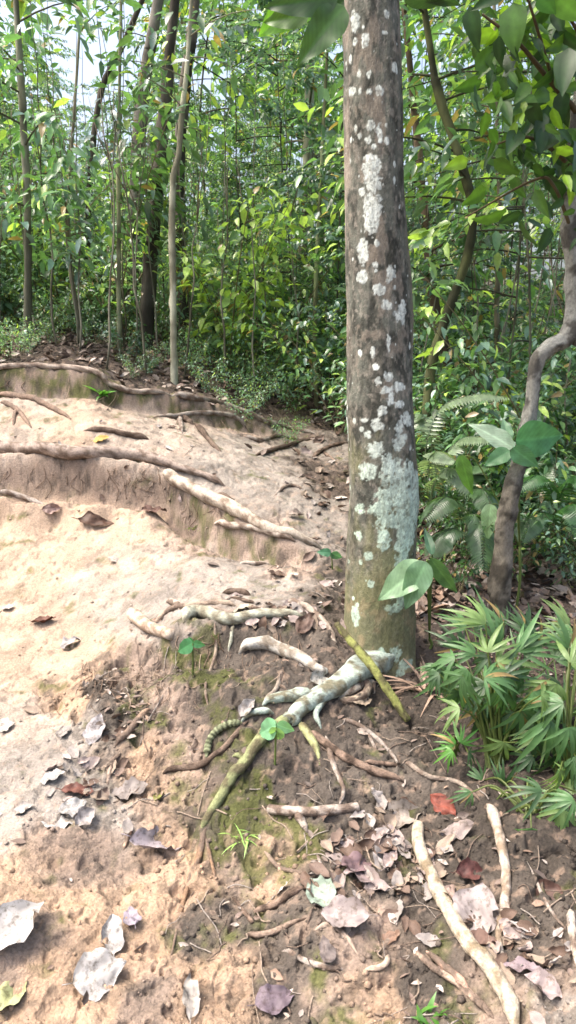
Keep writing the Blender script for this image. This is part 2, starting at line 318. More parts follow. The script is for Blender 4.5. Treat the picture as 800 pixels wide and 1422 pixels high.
# smooth, cheap lookup grid for scattering
def make_ground():
    ys = np.concatenate([-np.geomspace(40, .4, 26), np.linspace(0, 1.1, 24), np.geomspace(1.15, 9.0, 1050), np.geomspace(9.1, 220, 90)])
    u = np.concatenate([-np.geomspace(6, .56, 60), np.linspace(-.55, .55, 780), np.geomspace(.56, 6, 60)])
    s = np.where(ys > 1, ys, 1 + np.abs(ys - 1) * .6)
    X = u[None] * s[:, None]; Y = np.repeat(ys[:, None], len(u), 1)
    ZB = Hbase(X, Y); sl = soil(X, Y, ZB); zb = ZB.ravel(); Z = ZB + relief(X.ravel(), Y.ravel(), sl[:, 3], zb).reshape(X.shape)
    c = sl[:, :3].copy()
    x, y = X.ravel(), Y.ravel()
    m = sl[:, 4] * 1.0 + fbm3(x, y, zb, 14, 4, 77) * 1.1 - .22
    m = sstep(.0, .5, m)[:, None] * .8
    moss = L(92, 98, 52) * .62 + 0 * c
    c = c * (1 - m) + moss * m
    # clay showing through, grey dust, dark damp bits
    t = fbm3(x, y, zb, 9, 4, 41)[:, None]; c = c * (1 + .5 * t)
    t2 = sstep(.08, .35, fbm3(x, y, zb, 26, 4, 42))[:, None] * (.15 + .5 * np.clip(sl[:, 3:4], 0, 1)); c = c * (1 - t2) + DARK * .8 * t2
    t3 = sstep(.12, .4, fbm3(x, y, zb, 40, 3, 47))[:, None]; c = c * (1 - .35 * t3) + L(206, 178, 156) * SOILK * .35 * t3
    V = np.stack([x, y, Z.ravel()], 1)
    nr, nc = X.shape
    i = np.arange(nr - 1)[:, None] * nc + np.arange(nc - 1)[None]
    q = np.stack([i, i + 1, i + nc + 1, i + nc], -1).reshape(-1, 4)
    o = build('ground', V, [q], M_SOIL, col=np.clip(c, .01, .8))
    tag(o, 'eroded clay footpath climbing through the forest floor', kind='structure')
make_ground()

# ------------------------------------------------------------------ tubes
def catmull(P, n):
    P = np.asarray(P, float)
    if len(P) == 2: P = np.stack([P[0], (P[0] + P[1]) / 2, P[1]])
    Q = np.concatenate([[2 * P[0] - P[1]], P, [2 * P[-1] - P[-2]]])
    out = []
    for i in range(1, len(Q) - 2):
        t = np.linspace(0, 1, n, endpoint=False)[:, None]
        a, b, c, d = Q[i - 1], Q[i], Q[i + 1], Q[i + 2]
        out.append(.5 * ((2 * b) + (c - a) * t + (2 * a - 5 * b + 4 * c - d) * t * t + (3 * b - 3 * c + d - a) * t ** 3))
    out.append(Q[-2][None]); return np.concatenate(out)
def tube(P, r, seg=10, lump=.0, seed=0, caps=True):
    """P (n,3), r (n,)"""
    P = np.asarray(P, float); n = len(P); r = np.broadcast_to(np.asarray(r, float), (n,))
    T = np.gradient(P, axis=0); T /= np.linalg.norm(T, axis=1, keepdims=True) + 1e-9
    ref = np.array([0, 0, 1.0]) if abs(T[0, 2]) < .8 else np.array([0, 1.0, 0])
    N_ = np.cross(T[0], ref); N_ /= np.linalg.norm(N_)
    Ns = [N_]
    for i in range(1, n):
        v = Ns[-1] - T[i] * np.dot(Ns[-1], T[i]); Ns.append(v / (np.linalg.norm(v) + 1e-9))
    Ns = np.array(Ns); B = np.cross(T, Ns)
    th = np.linspace(0, 2 * math.pi, seg, endpoint=False)
    rr = np.repeat(r[:, None], seg, 1)
    if lump:
        s = np.concatenate([[0], np.cumsum(np.linalg.norm(np.diff(P, axis=0), axis=1))])
        mr = max(r.mean(), 1e-4)
        rr = rr * (1 + lump * 1.3 * fbm3(np.cos(th)[None] * .8 + seed * 3.7 + 0 * s[:, None], np.sin(th)[None] * .8 + 40 + 0 * s[:, None], (s / mr * .22)[:, None] + 0 * th[None], 1.0, 3, seed))
    if lump and seg >= 12:      # grooves, knots and scars in the bark
        sl_ = (s / mr)[:, None] + 0 * th[None]; ct, stt = np.cos(th)[None] + 0 * sl_, np.sin(th)[None] + 0 * sl_
        rr = rr * (1 + .03 * np.cos(5 * th[None] + 3 * fbm3(ct + 9, stt + 9, sl_ * .08, 1, 2, seed + 2)) + .16 * fbm3(ct * 1.6 + 30, stt * 1.6 + 30, sl_ * .5, 1, 3, seed + 6) + .22 * sstep(.2, .42, fbm3(ct + 60, stt + 60, sl_ * .3, 1, 2, seed + 8)))
    V = P[:, None] + Ns[:, None] * (np.cos(th)[None, :, None] * rr[..., None]) + B[:, None] * (np.sin(th)[None, :, None] * rr[..., None])
    V = V.reshape(-1, 3)
    i = np.arange(n - 1)[:, None] * seg; j = np.arange(seg)[None]; k = (j + 1) % seg
    q = np.stack([i + j, i + k, i + seg + k, i + seg + j], -1).reshape(-1, 4)
    fs = [q]
    if caps:
        V = np.concatenate([V, P[:1] - T[:1] * r[0] * .35, P[-1:] + T[-1:] * r[-1] * .35])
        a = np.arange(seg); b = (a + 1) % seg; e = (n - 1) * seg
        fs.append(np.concatenate([np.stack([b, a, np.full(seg, n * seg)], 1), np.stack([e + a, e + b, np.full(seg, n * seg + 1)], 1)]))
    return V, fs
def two_tone(V, c1, c2, f=40, seed=0, bias=0):
    n = fbm3(V[:, 0] + 7, V[:, 1] + 7, V[:, 2] + 7, f * .8, 4, seed)
    t = sstep(-.12, .16, n + bias)[:, None]
    return c1 * t + c2 * (1 - t)

# ------------------------------------------------------------------ exposed roots
GREY = L(174, 164, 154); RBROWN = L(122, 106, 94); RDARK = L(84, 70, 60); RPALE = L(204, 192, 178); LICH = L(172, 196, 176); MOSSY = L(120, 130, 66)
GROUP_R = 'exposed roots across the path'
def px_tube(pts, r0, r1, lift=.65, n=9, seg=14, lump=.08, seed=0, mid=None, end_taper=True, wander=.22):
    P = np.array([hit(a, b) for a, b in pts])
    dep = [np.dot(p - EYE, FW) for p in P]
    k = len(pts)
    rp = np.interp(np.linspace(0, 1, k), [0, 1] if mid is None else [0, .5, 1], [r0, r1] if mid is None else [r0, mid, r1])
    rw = np.array([rp[i] * .98 * dep[i] / F for i in range(k)])
    P[:, 2] += rw * lift
    Q = catmull(P, n); rr = np.interp(np.linspace(0, 1, len(Q)), np.linspace(0, 1, k), rw)
    # keep the run resting on the soil instead of floating across dips
    g = H(Q[:, 0], Q[:, 1]); gap = Q[:, 2] - rr * lift - g
    _k = min(9, len(gap) // 2 * 2 - 1); _p = np.pad(gap, _k // 2, mode='edge'); gap = np.convolve(_p, np.ones(_k) / _k, 'valid') if _k > 2 else gap
    Q[:, 2] -= np.clip(gap, -.04, .03) * .7
    if wander:
        s_ = np.arange(len(Q)) * 1.0
        w = wander * rr.mean() * 2
        Q[1:-1, 0] += w * fbm(s_, s_ * 0 + seed, .08, 3, seed)[1:-1] * 1.5
        Q[1:-1, 2] += w * fbm(s_, s_ * 0 + seed + 9, .08, 3, seed + 5)[1:-1]
    if end_taper:
        rr = rr * np.clip(np.minimum(np.arange(len(Q)) + 1.2, len(Q) - np.arange(len(Q)) + .2) / 5, .25, 1)
        Q[:3, 2] -= rr[3] * np.array([1.3, .8, .3]); Q[-3:, 2] -= rr[-4] * np.array([.3, .8, 1.3])
    return tube(Q, rr, seg, lump, seed), Q
_rs = [0]
ROOTK = .7
def root(label, runs, c1=GREY, c2=RBROWN, cat='root', name='exposed_root', group=GROUP_R, mat=None, f=45, bias=0):
    parts = []; base = None
    for rn in runs:
        _rs[0] += 1
        kw = rn[3] if len(rn) > 3 else {}
        kw = dict(kw); ca, cb = kw.pop('c1', c1), kw.pop('c2', c2)
        (V, fs), Q = px_tube(rn[0], rn[1], rn[2], seed=_rs[0], **kw)
        if base is None: base = Q[0]
        parts.append((V, fs, two_tone(V, ca * ROOTK, cb * ROOTK, f, _rs[0], bias)))
    V, fs, c = join(parts)
    o = build(name, V - base, fs, mat or M_ROOT, col=c); o.location = base
    return tag(o, label, cat, group)
root('thick brown root lying across the path as a step, coming from the left edge', [([(-60, 630), (0, 629), (60, 630), (110, 637), (180, 638), (225, 648), (270, 660), (313, 675)], 9, 3, {'mid': 9.5, 'n': 12, 'seg': 16, 'lift': 1.1})], L(178, 162, 150), RBROWN, bias=.08)
root('pale thick root running diagonally down from the end of the brown step root', [([(228, 659), (262, 684), (320, 712), (362, 735), (400, 744), (446, 763)], 9, 5, {'mid': 9, 'n': 12, 'seg': 16, 'lift': 1.1})], L(200, 188, 172), L(140, 124, 108), bias=.12)
root('thin dark root lying on the pale diagonal root', [([(302, 690), (325, 706), (345, 722), (370, 740)], 4, 4, {'lift': 2.2})], RBROWN, RDARK)
root('short pale forked root just below the diagonal root', [([(298, 725), (330, 737), (375, 743), (410, 752)], 5.5, 5, {'lift': 1.0})], RPALE, RBROWN)
root('short dark root half buried above the brown step root', [([(115, 598), (150, 600), (180, 606), (207, 610)], 4, 4)], RBROWN, RDARK)
root('branching root at the left edge below the top bank', [([(-8, 544), (40, 554), (70, 568), (100, 584)], 5, 3), ([(0, 558), (22, 570), (46, 597)], 4, 2.5), ([(22, 570), (18, 592)], 3, 2)], L(150, 128, 112), RBROWN)
root('long root along the lip of the mossy top bank at left', [([(-30, 520), (0, 514), (60, 512), (135, 519), (152, 534), (190, 545), (238, 549)], 4, 4, {'n': 9, 'lift': .9})], L(192, 178, 164), RBROWN, bias=.06)
root('wavy grey root following the upper bank from the pale sapling to the right', [([(238, 549), (270, 556), (305, 561), (340, 574), (370, 588), (402, 596), (440, 602)], 5, 3, {'n': 9})], GREY, RBROWN)
root('root crossing the upper path beneath the bank', [([(208, 581), (250, 578), (300, 577), (330, 583), (342, 594)], 4, 3), ([(250, 577), (253, 602)], 4, 3)], GREY, RBROWN)
root('two-pronged root straddling the small upper soil hump', [([(268, 588), (288, 610), (312, 634)], 4.5, 3), ([(253, 574), (268, 590)], 3.5, 4)], RBROWN, RDARK)
root('thin dark root below the wavy bank root at the right of the upper path', [([(352, 632), (385, 624), (412, 616), (445, 608)], 3.5, 3)], RBROWN, RDARK)
root('arched root in the litter just left of the big trunk', [([(432, 636), (452, 624), (484, 614)], 3.5, 3), ([(448, 626), (470, 650)], 2.5, 2)], L(150, 130, 116), RDARK)
root('straight thin root at the left edge under the step', [([(-10, 683), (30, 692), (76, 711)], 4, 3.5)], GREY, RBROWN)
root('thin root in front of the mid path lying level', [([(332, 782), (378, 785)], 3, 3)], RPALE, RBROWN)
root('short pale cut root stub sticking out at the left of the mound edge', [([(184, 862), (205, 877), (238, 890)], 9, 8, {'lift': .9, 'end_taper': False, 'wander': .05})], L(214, 198, 180), L(160, 138, 118))
root('pale green mossy root along the top edge of the mound', [([(256, 864), (276, 855), (312, 863), (360, 858), (425, 857)], 10, 6, {'mid': 9, 'lift': .7, 'n': 10, 'seg': 14}), ([(325, 868), (318, 905)], 3, 2)], L(186, 188, 170), L(136, 130, 112), bias=.06)
root('thin curling root looping above the cut stub', [([(214, 868), (235, 849), (262, 842), (300, 838), (330, 842)], 4, 4), ([(232, 834), (252, 846)], 5, 4, {'c1': RPALE})], L(176, 158, 140), RBROWN)
root('small twigs bundled at the mound top near the path', [([(308, 824), (330, 822), (350, 828)], 4, 4), ([(316, 832), (356, 838)], 3, 3), ([(340, 846), (372, 852)], 4, 3)], RBROWN, RDARK)
root('whitish blunt root below the mossy root on the mound face', [([(332, 906), (368, 899), (402, 911), (440, 931), (456, 933)], 9, 5, {'mid': 9, 'lift': .7, 'n': 10})], L(200, 196, 186), L(140, 130, 116), bias=.08)
LW = dict(c1=L(182, 196, 184), c2=L(124, 120, 100))
root('big branching root covered in pale blue-green lichen at the foot of the large tree', [
    ([(538, 905), (514, 930), (480, 948), (446, 966), (415, 990), (400, 1004)], 27, 10, {'mid': 13, 'end_taper': False, 'lift': .45, 'n': 12, 'seg': 20, 'lump': .17, **LW}),
    ([(404, 1000), (372, 1022), (352, 1045), (325, 1080), (300, 1118), (278, 1150)], 10, 6, {'n': 14, 'seg': 16, 'c1': L(150, 156, 112), 'c2': L(108, 102, 78)}),
    ([(440, 968), (400, 972), (364, 978)], 10, 6, {**LW}),
    ([(498, 940), (512, 958), (490, 974), (470, 972)], 6, 5, {'c1': L(200, 184, 160), 'c2': RBROWN}),
    ([(462, 958), (440, 990), (446, 1012)], 6, 3, {**LW}),
    ([(352, 1045), (338, 1052), (322, 1050)], 5, 3, {'c1': L(150, 156, 112), 'c2': L(108, 102, 78)}),
    ([(380, 990), (350, 992), (334, 1002)], 6, 3, {**LW}),
    ([(412, 1002), (430, 1030), (444, 1062)], 8, 4, {'c1': L(176, 180, 130), 'c2': L(120, 112, 84)})], L(180, 196, 186), RBROWN, bias=.06)
root('brown root running right from the lichen root down the mound', [([(428, 1014), (452, 1036), (485, 1058), (520, 1076), (562, 1086)], 6, 5, {'n': 9}), ([(500, 1062), (530, 1062), (562, 1066)], 3.5, 3)], L(150, 128, 112), RDARK)
root('dark root winding along the left face of the mound', [([(226, 1074), (262, 1070), (286, 1062), (312, 1040), (346, 1000)], 5, 4, {'n': 9})], L(130, 112, 98), RDARK)
root('light brown root crossing the crumbling left edge of the mound', [([(160, 1036), (182, 1012), (208, 982)], 4.5, 5)], L(172, 146, 124), RBROWN)
root('level grey root with a short side stub on the mound face', [([(376, 1127), (410, 1130), (450, 1130), (497, 1125)], 7, 7, {'lift': .8, 'end_taper': False}), ([(412, 1132), (426, 1156)], 7, 4)], L(190, 178, 166), RBROWN)
root('long pale root bending down to the bottom edge of the picture', [([(577, 1140), (582, 1180), (597, 1222), (620, 1268), (655, 1322), (690, 1368), (720, 1440)], 8, 12, {'mid': 10, 'n': 12, 'seg': 16, 'lift': .8})], L(198, 186, 166), L(146, 130, 106), bias=.1)
root('slender pale root hanging down below the fan palm', [([(676, 1115), (692, 1160), (703, 1215), (700, 1262), (692, 1300), (700, 1342)], 8, 4, {'mid': 6, 'n': 9, 'lift': .8})], L(196, 184, 170), L(150, 132, 112))
root('frayed brown and pink root lying beside the long pale root', [([(572, 1318), (600, 1344), (640, 1372), (690, 1418)], 4, 6, {'lift': .6}), ([(590, 1316), (625, 1350), (655, 1380)], 4, 7, {'lift': .7, 'c1': L(206, 170, 150)})], L(196, 172, 152), RBROWN)
root('thin curved root on the lower slope left of the pale bark piece', [([(392, 1322), (420, 1338), (452, 1344), (478, 1345)], 4, 4)], GREY, RBROWN)
root('hooked pale root tip on the lower slope', [([(504, 1348), (532, 1344), (540, 1326)], 4, 4)], L(200, 180, 160), RBROWN)
root('short pale root under the flaking bark piece', [([(438, 1291), (468, 1294), (498, 1326)], 4, 4, {'lift': .7})], L(196, 176, 158), RBROWN)
root('lower of the two thin roots crossing the dark lower mound', [([(338, 1298), (378, 1296), (426, 1274)], 5, 3.5, {'lift': .8})], L(160, 140, 124), RDARK)
root('upper of the two thin roots crossing the dark lower mound', [([(346, 1266), (390, 1250), (426, 1232)], 5, 5), ([(322, 1244), (345, 1276), (352, 1282)], 3, 3)], L(150, 128, 112), RDARK)
root('thin root trailing from the mossy root down to the orange clay', [([(286, 1150), (276, 1196), (258, 1250), (236, 1330)], 5, 2.5), ([(286, 1160), (300, 1222)], 2.5, 2)], L(150, 122, 98), RBROWN)
root('short twisted twig on the clay near the silver leaves', [([(150, 1092), (156, 1060), (168, 1048)], 3.5, 3), ([(172, 1182), (182, 1150)], 3, 3, {'c1': L(214, 180, 156)})], L(180, 160, 144), RBROWN)
root('pale root end poking in at the lower right edge', [([(792, 1262), (796, 1300), (803, 1345)], 6, 6, {'lift': .9})], L(206, 194, 178), RBROWN)
root('curved thin twig on the leaf litter at the right edge', [([(766, 792), (784, 812), (803, 850)], 3, 3, {'lift': 1.5})], L(176, 156, 140), RBROWN)
root('thin twigs scattered on the slope above the frayed root', [([(440, 1186), (452, 1222)], 2.5, 2), ([(610, 1148), (640, 1200), (662, 1232)], 2, 2, {'c1': L(150, 120, 100)}), ([(732, 1196), (762, 1260), (790, 1292)], 2.5, 2)], GREY, RBROWN)
root('whitish flaky root curling under the foot of the green stick', [([(470, 970), (492, 962), (512, 950), (520, 962)], 6, 4)], L(206, 196, 180), RBROWN)
root('grey root dipping from the lichen root towards the level root', [([(452, 1020), (462, 1062), (478, 1096), (470, 1120)], 4.5, 2.5)], GREY, RBROWN)
root('thin grey root arching over the dark soil right of the lichen root', [([(468, 1000), (500, 1010), (535, 1038), (556, 1064)], 4, 2.5), ([(510, 1016), (524, 1044)], 2.5, 1.5)], GREY, RBROWN)
root('thin forked root on the mound face below the whitish blunt root', [([(392, 930), (384, 958), (366, 972)], 4, 2.5), ([(386, 950), (400, 962)], 2.5, 1.5)], L(160, 148, 134), RBROWN)
root('fine root dropping from the mossy root beside the two-leaved seedling', [([(298, 866), (300, 905), (286, 950), (290, 985)], 3, 1.5)], L(150, 136, 120), RBROWN)
root('pale root in the litter between the mossy root and the big trunk', [([(396, 836), (424, 846), (452, 868), (470, 902)], 5, 4)], L(176, 164, 150), RBROWN)
root('thin root slanting down the lower mound towards the bark pieces', [([(366, 1180), (388, 1205), (420, 1214), (440, 1232)], 3.5, 2)], L(150, 132, 116), RBROWN)
root('thin root along the litter at the right, under the drooping brown fronds', [([(560, 1058), (590, 1078), (630, 1086), (668, 1112)], 4, 3)], L(160, 146, 132), RBROWN)
root('crossing root on the upper path near the dark bank root', [([(336, 606), (362, 614), (388, 606), (420, 612)], 3.5, 2.5)], GREY, RBROWN)
root('small loose root on the dusty upper path right of the diagonal root', [([(380, 690), (402, 676), (424, 680)], 3, 2)], GREY, RBROWN)
def rootlets():
    rs = np.random.RandomState(66); parts = []
    for (x0, x1, y0, y1, n) in ((150, 240, 650, 690, 26), (0, 150, 648, 685, 16), (255, 330, 690, 750, 16), (110, 240, 920, 1010, 34), (240, 420, 880, 960, 26), (0, 230, 525, 550, 14), (230, 400, 565, 590, 16)):
        for _ in range(n):
            a = x0 + (x1 - x0) * rs.rand(); b = y0 + (y1 - y0) * rs.rand() * .5; ln = 10 + 26 * rs.rand()
            P = [hit(a, b), hit(a + rs.randn() * 4, b + ln * .5), hit(a + rs.randn() * 8, b + ln)]
            P = np.array(P); P[:, 2] += .003; P[1, 1] -= .006
            V, fs = tube(catmull(P, 4), .0009 + .0012 * rs.rand(), 5); parts.append((V, fs, np.broadcast_to([L(150, 132, 116), L(98, 80, 66), L(120, 102, 88)][rs.randint(3)] * .8, V.shape)))
    V, fs, c = join(parts); o = build('rootlets', V, fs, M_ROOT, None, c); tag(o, 'fine hair roots hanging from the cut soil faces', 'rootlets', kind='stuff')
rootlets()
# stripy curled root
def striped():
    P = np.array([hit(a, b) for a, b in [(287, 1056), (290, 1036), (300, 1020), (318, 1010), (336, 1008)]]); P[:, 2] += .012
    Q = catmull(P, 14); n = len(Q); s = np.arange(n)
    r = .0115 * (1 + .06 * np.sin(s * 1.35)) * np.clip(np.minimum(s + 1, n - s) / 6, .4, 1)
    V, fs = tube(Q, r, 12)
    k = np.minimum(np.arange(len(V)) // 12, n - 1)
    t = np.clip(.5 + .45 * np.sin(k * 1.35 + 2.5 * fbm(V[:, 0], V[:, 2], 60, 2, 3)) + .9 * fbm(V[:, 0], V[:, 2], 150, 2, 5), 0, 1)[:, None]
    o = build('curled_frond', V - Q[0], fs, M_ROOT, col=L(134, 140, 110) * t + L(62, 66, 48) * (1 - t)); o.location = Q[0]
    tag(o, 'short curved grey-green striped frond curled on the mound face', 'frond')
striped()
# green stick leaning at tree foot
def green_stick():
    P0 = hit(566, 1004); P1 = at(466, 866, P0[1] + .18)
    m_ = [P0, at(516, 925, P0[1] + .08), P1]
    m_[0][2] += .01
    Q = catmull(m_, 16); r = np.interp(np.linspace(0, 1, len(Q)), [0, .5, 1], [.012, .016, .010])
    V, fs = tube(Q, r, 14, .12, 5)
    o = build('green_stick', V - P0, fs, M_ROOT, col=two_tone(V, L(134, 138, 80), L(84, 80, 56), 50, 4)); o.location = P0
    tag(o, 'yellow-green mossy stick leaning at the foot of the large trunk', 'stick')
green_stick()

# ------------------------------------------------------------------ leaves
def tmpl_simple(w=.36, fold=.05, droop=.22):
    V = np.array([(0, 0, 0), (.36, 0, -.03), (.7, 0, -droop * .45), (1, 0, -droop), (.3, w / 2, fold), (.66, w * .4, fold - droop * .4), (.3, -w / 2, fold), (.66, -w * .4, fold - droop * .4)])
    T = np.array([(0, 1, 4), (2, 3, 5), (0, 6, 1), (2, 7, 3)]); Q = np.array([(1, 2, 5, 4), (1, 6, 7, 2)])
    return V, [T, Q]
def tmpl_leaf(w=.4, fold=.06, droop=.25, nl=9, nw=4, wave=.02, tip=1.6, seed=0, curl=0, base=.6):
    """denser leaf blade, length 1 on x"""
    t = np.linspace(0, 1, nl); v = np.linspace(-1, 1, 2 * nw + 1)
    half = w / 2 * (np.sin(math.pi * t ** base) ** .8) * (1 - t ** 6 * .2); half = np.maximum(half, .002)
    half[-1] = .001; half[0] = .004
    X = np.repeat(t[:, None], len(v), 1) + 0; Yv = half[:, None] * v[None]
    X = X + .03 * np.abs(v)[None] * (t[:, None] * 0)
    Z = fold * np.abs(v)[None] * np.sin(math.pi * t)[:, None] - droop * (t ** 2)[:, None] + wave * np.sin(t * 17 + seed)[:, None] * (np.abs(v) ** 2)[None] * np.sign(v)[None]
    Z = Z + curl * (v[None] ** 2) * np.sin(math.pi * t)[:, None] * (w)
    V = np.stack([X, Yv, Z], -1).reshape(-1, 3)
    nc = len(v); i = np.arange(nl - 1)[:, None] * nc + np.arange(nc - 1)[None]
    return V, [np.stack([i, i + nc, i + nc + 1, i + 1], -1).reshape(-1, 4)]
def rots(az, pitch, roll):
    ca, sa = np.cos(az), np.sin(az); cp, sp = np.cos(pitch), np.sin(pitch); cr, sr = np.cos(roll), np.sin(roll)
    n = len(az); M = np.zeros((n, 3, 3))
    M[:, 0, 0] = ca * cp; M[:, 1, 0] = sa * cp; M[:, 2, 0] = sp
    M[:, 0, 1] = -sa * cr - ca * sp * sr; M[:, 1, 1] = ca * cr - sa * sp * sr; M[:, 2, 1] = cp * sr
    M[:, 0, 2] = sa * sr - ca * sp * cr; M[:, 1, 2] = -ca * sr - sa * sp * cr; M[:, 2, 2] = cp * cr
    return M
def scatter(T, P, M, S, col):
    V0, fs0 = T; n = len(P); k = len(V0)
    V = np.einsum('nij,kj->nki', M, V0) * np.asarray(S)[:, None, None] + P[:, None]
    off = (np.arange(n) * k)[:, None, None]
    fs = [(f[None] + off).reshape(-1, f.shape[1]) for f in fs0]
    return V.reshape(-1, 3), fs, np.repeat(col, k, 0)
G1, G2, G3, G4 = L(80, 116, 76), L(108, 144, 92), L(96, 124, 114), L(160, 188, 92)
def green(n, a=G1, b=G2, c=G3, y=.08, rs=R):
    t = rs.rand(n, 1); u = rs.rand(n, 1)
    col = a * (1 - t) + b * t; col = np.where(u < .3, c * (.7 + .5 * t), col); col = np.where(u > 1 - y, G4, col)
    v = rs.rand(n, 1); col = np.where(v < .03, L(150, 130, 84), col); return col * (0.65 + .65 * rs.rand(n, 1))

def sapling_mesh(seed, h=4.0, r=.018, nb=14, lpb=80, start=.25, spread=.8, leaf=.11, w=.36, cols=(G1, G2, G3), y=.08, lean=.1, crook=.12, stemc=(L(100, 100, 84), L(62, 62, 50)), droop=.3):
    rs = np.random.RandomState(seed)
    k = 7; zz = np.linspace(0, h, k)
    cx = np.cumsum(rs.randn(k) * crook * h / 8) + np.linspace(0, lean * rs.randn(), k) * h * .4; cy = np.cumsum(rs.randn(k) * crook * h / 8)
    cx -= cx[0]; cy -= cy[0]
    axis = catmull(np.stack([cx, cy, zz], 1), 5); n = len(axis)
    parts = []
    V, fs = tube(axis, np.linspace(r * .48, r * .16, n), 7, .1, seed); parts.append((V, fs, two_tone(V, stemc[0], stemc[1], 9, seed)))
    LP, LA, LPi = [], [], []
    for b in range(nb):
        t = start + (1 - start) * (b + rs.rand()) / nb
        p0 = axis[int(t * (n - 1))]; az = rs.rand() * 6.283
        ln = spread * (1.05 - .6 * abs(t - .55)) * (.5 + .6 * rs.rand())
        up = .5 * rs.rand() - .1
        q = np.linspace(0, 1, 6)[:, None]
        d = np.array([math.cos(az), math.sin(az), up])
        br = p0 + d * ln * q + np.array([0, 0, -droop * ln]) * q ** 2 + rs.randn(6, 3) * .02 * q
        V, fs = tube(br, np.linspace(r * .35, r * .08, 6), 4, caps=False); parts.append((V, fs, np.broadcast_to(stemc[1], V.shape)))
        # twigs in sprays, leaves alternate along each
        nt_ = 5
        for tw in range(nt_):
            q0 = .2 + .8 * (tw + rs.rand() * .6) / nt_; base = p0 + d * ln * q0 + np.array([0, 0, -droop * ln]) * q0 ** 2
            a2 = az + rs.choice([-1, 1]) * (.4 + .6 * rs.rand()) * (1 if tw < nt_ - 1 else .1)
            tl = ln * .45 * (.5 + rs.rand() * .7); m_ = lpb // nt_
            s = (np.arange(m_) + .5) / m_
            d2 = np.array([math.cos(a2), math.sin(a2), rs.randn() * .2])
            pp = base + d2 * tl * s[:, None] + np.array([0, 0, -.25 * tl]) * (s ** 2)[:, None]
            LP.append(pp + rs.randn(m_, 3) * .012); side = np.where(np.arange(m_) % 2 == 0, 1, -1)
            LA.append(a2 + side * (.9 - .5 * s) + rs.randn(m_) * .25); LPi.append(-.35 + rs.randn(m_) * .35)
    P = np.concatenate(LP); az = np.concatenate(LA); pi_ = np.concatenate(LPi)
    nL = len(P); M = rots(az, pi_, rs.randn(nL) * .45)
    S = leaf * .72 * (.5 + .7 * rs.rand(nL))
    lv = scatter(tmpl_simple(w), P, M, S, green(nL, *cols, y=y, rs=rs))
    return join(parts), lv
def add_plant(name, label, cat, group, wood, lv, loc, rz=0, sc=1.0, tname='trunk', cname='crown', lmat=None):
    e = empty(name, loc, label, cat, group); e.rotation_euler = (0, 0, rz); e.scale = (sc, sc, sc)
    a = build(tname, wood[0], wood[1], M_STEM, e, wood[2]); b = build(cname, lv[0], lv[1], lmat or M_LEAF, e, lv[2], smooth=False)
    return e
def dup(e, loc, rz, sc, label=None, group=None, tilt=(0, 0)):
    c = e.copy(); C.objects.link(c); c.location = loc; c.rotation_euler = (tilt[0], tilt[1], rz); c.scale = (sc, sc, sc)
    if label: c['label'] = label
    if group: c['group'] = group
    for ch in e.children:
        d = ch.copy(); C.objects.link(d); d.parent = c
    return c
def ground(x, y): return float(H(x, y)[0])

# ---- thicket saplings
Lab_s = 'slender leafy sapling in the dense thicket beyond the bank'
Grp_s = 'thin saplings of the forest thicket'
protos = []
specs = [dict(h=4.6, nb=22, lpb=150, start=.08, spread=1.0, leaf=.09), dict(h=3.4, nb=18, lpb=140, start=.1, spread=.8, leaf=.08, w=.5, cols=(G3, G1, G3)),
         dict(h=5.4, nb=26, lpb=120, start=.15, spread=1.1, leaf=.12, w=.3, cols=(G1, G2, G2), y=.2), dict(h=4.0, nb=20, lpb=160, start=.05, spread=.9, leaf=.065, w=.45),
         dict(h=6.0, nb=22, lpb=80, start=.35, spread=1.2, leaf=.14, r=.025, y=.15)]
# positions (world x, y)
def poisson(n, xr, yr, md, ok, seed):
    rs = np.random.RandomState(seed); out = []; t = 0
    while len(out) < n and t < 8000:
        t += 1; x = xr[0] + rs.rand() * (xr[1] - xr[0]); y = yr[0] + rs.rand() * (yr[1] - yr[0])
        if ok(x, y) and all((x - a) ** 2 + (y - b) ** 2 > md * md for a, b in out): out.append((x, y))
    return out
def proj(P):
    d = np.asarray(P, float) - EYE; z = d @ FW
    return 400 + F * (d @ RT) / z, 711 - F * (d @ UP) / z
def in_forest(x, y):
    if abs(x) > y * .52 + .8: return False
    lim = np.interp(x, [-4, -2.4, -1.2, -.4, .1, .5, .9, 1.4, 3], [7.0, 6.9, 6.9, 7.1, 7.3, 6.0, 5.2, 4.6, 4.4])
    if y < lim: return False
    if -3.4 < x + .17 * (y - 8) < -.9 and y > 7.0: return False      # natural clearing round the tall dark trunks
    if -.9 < x < -.2 and y > 8.4: return False
    return True
pos = poisson(85, (-6, 6.5), (4.4, 14), .5, in_forest, 3)
rs = np.random.RandomState(5)
for i, (x, y) in enumerate(pos):
    k = i % len(specs); z = ground(x, y) - .03
    if i < len(specs):
        wood, lv = sapling_mesh(100 + i, **specs[i])
        protos.append(add_plant('sapling', Lab_s, 'sapling', Grp_s, wood, lv, (x, y, z), rs.rand() * 6.28, .9 + .3 * rs.rand()))
    else:
        dup(protos[k if x < .6 else (1, 3, 1, 4, 3)[k]], (x, y, z), rs.rand() * 6.28, (.75 + .45 * rs.rand()) * (1 if x < .3 else .9), tilt=(rs.randn() * .05, rs.randn() * .05))
for i, (x, y) in enumerate(poisson(75, (-5.2, .6), (7.2, 12.5), .36, lambda x, y: abs(x) < y * .45, 43)):
    dup(protos[(1, 3, 3, 0)[i % 4]], (x, y, ground(x, y) - .03), rs.rand() * 6.28, .42 + .3 * rs.rand(), tilt=(rs.randn() * .06, rs.randn() * .06))
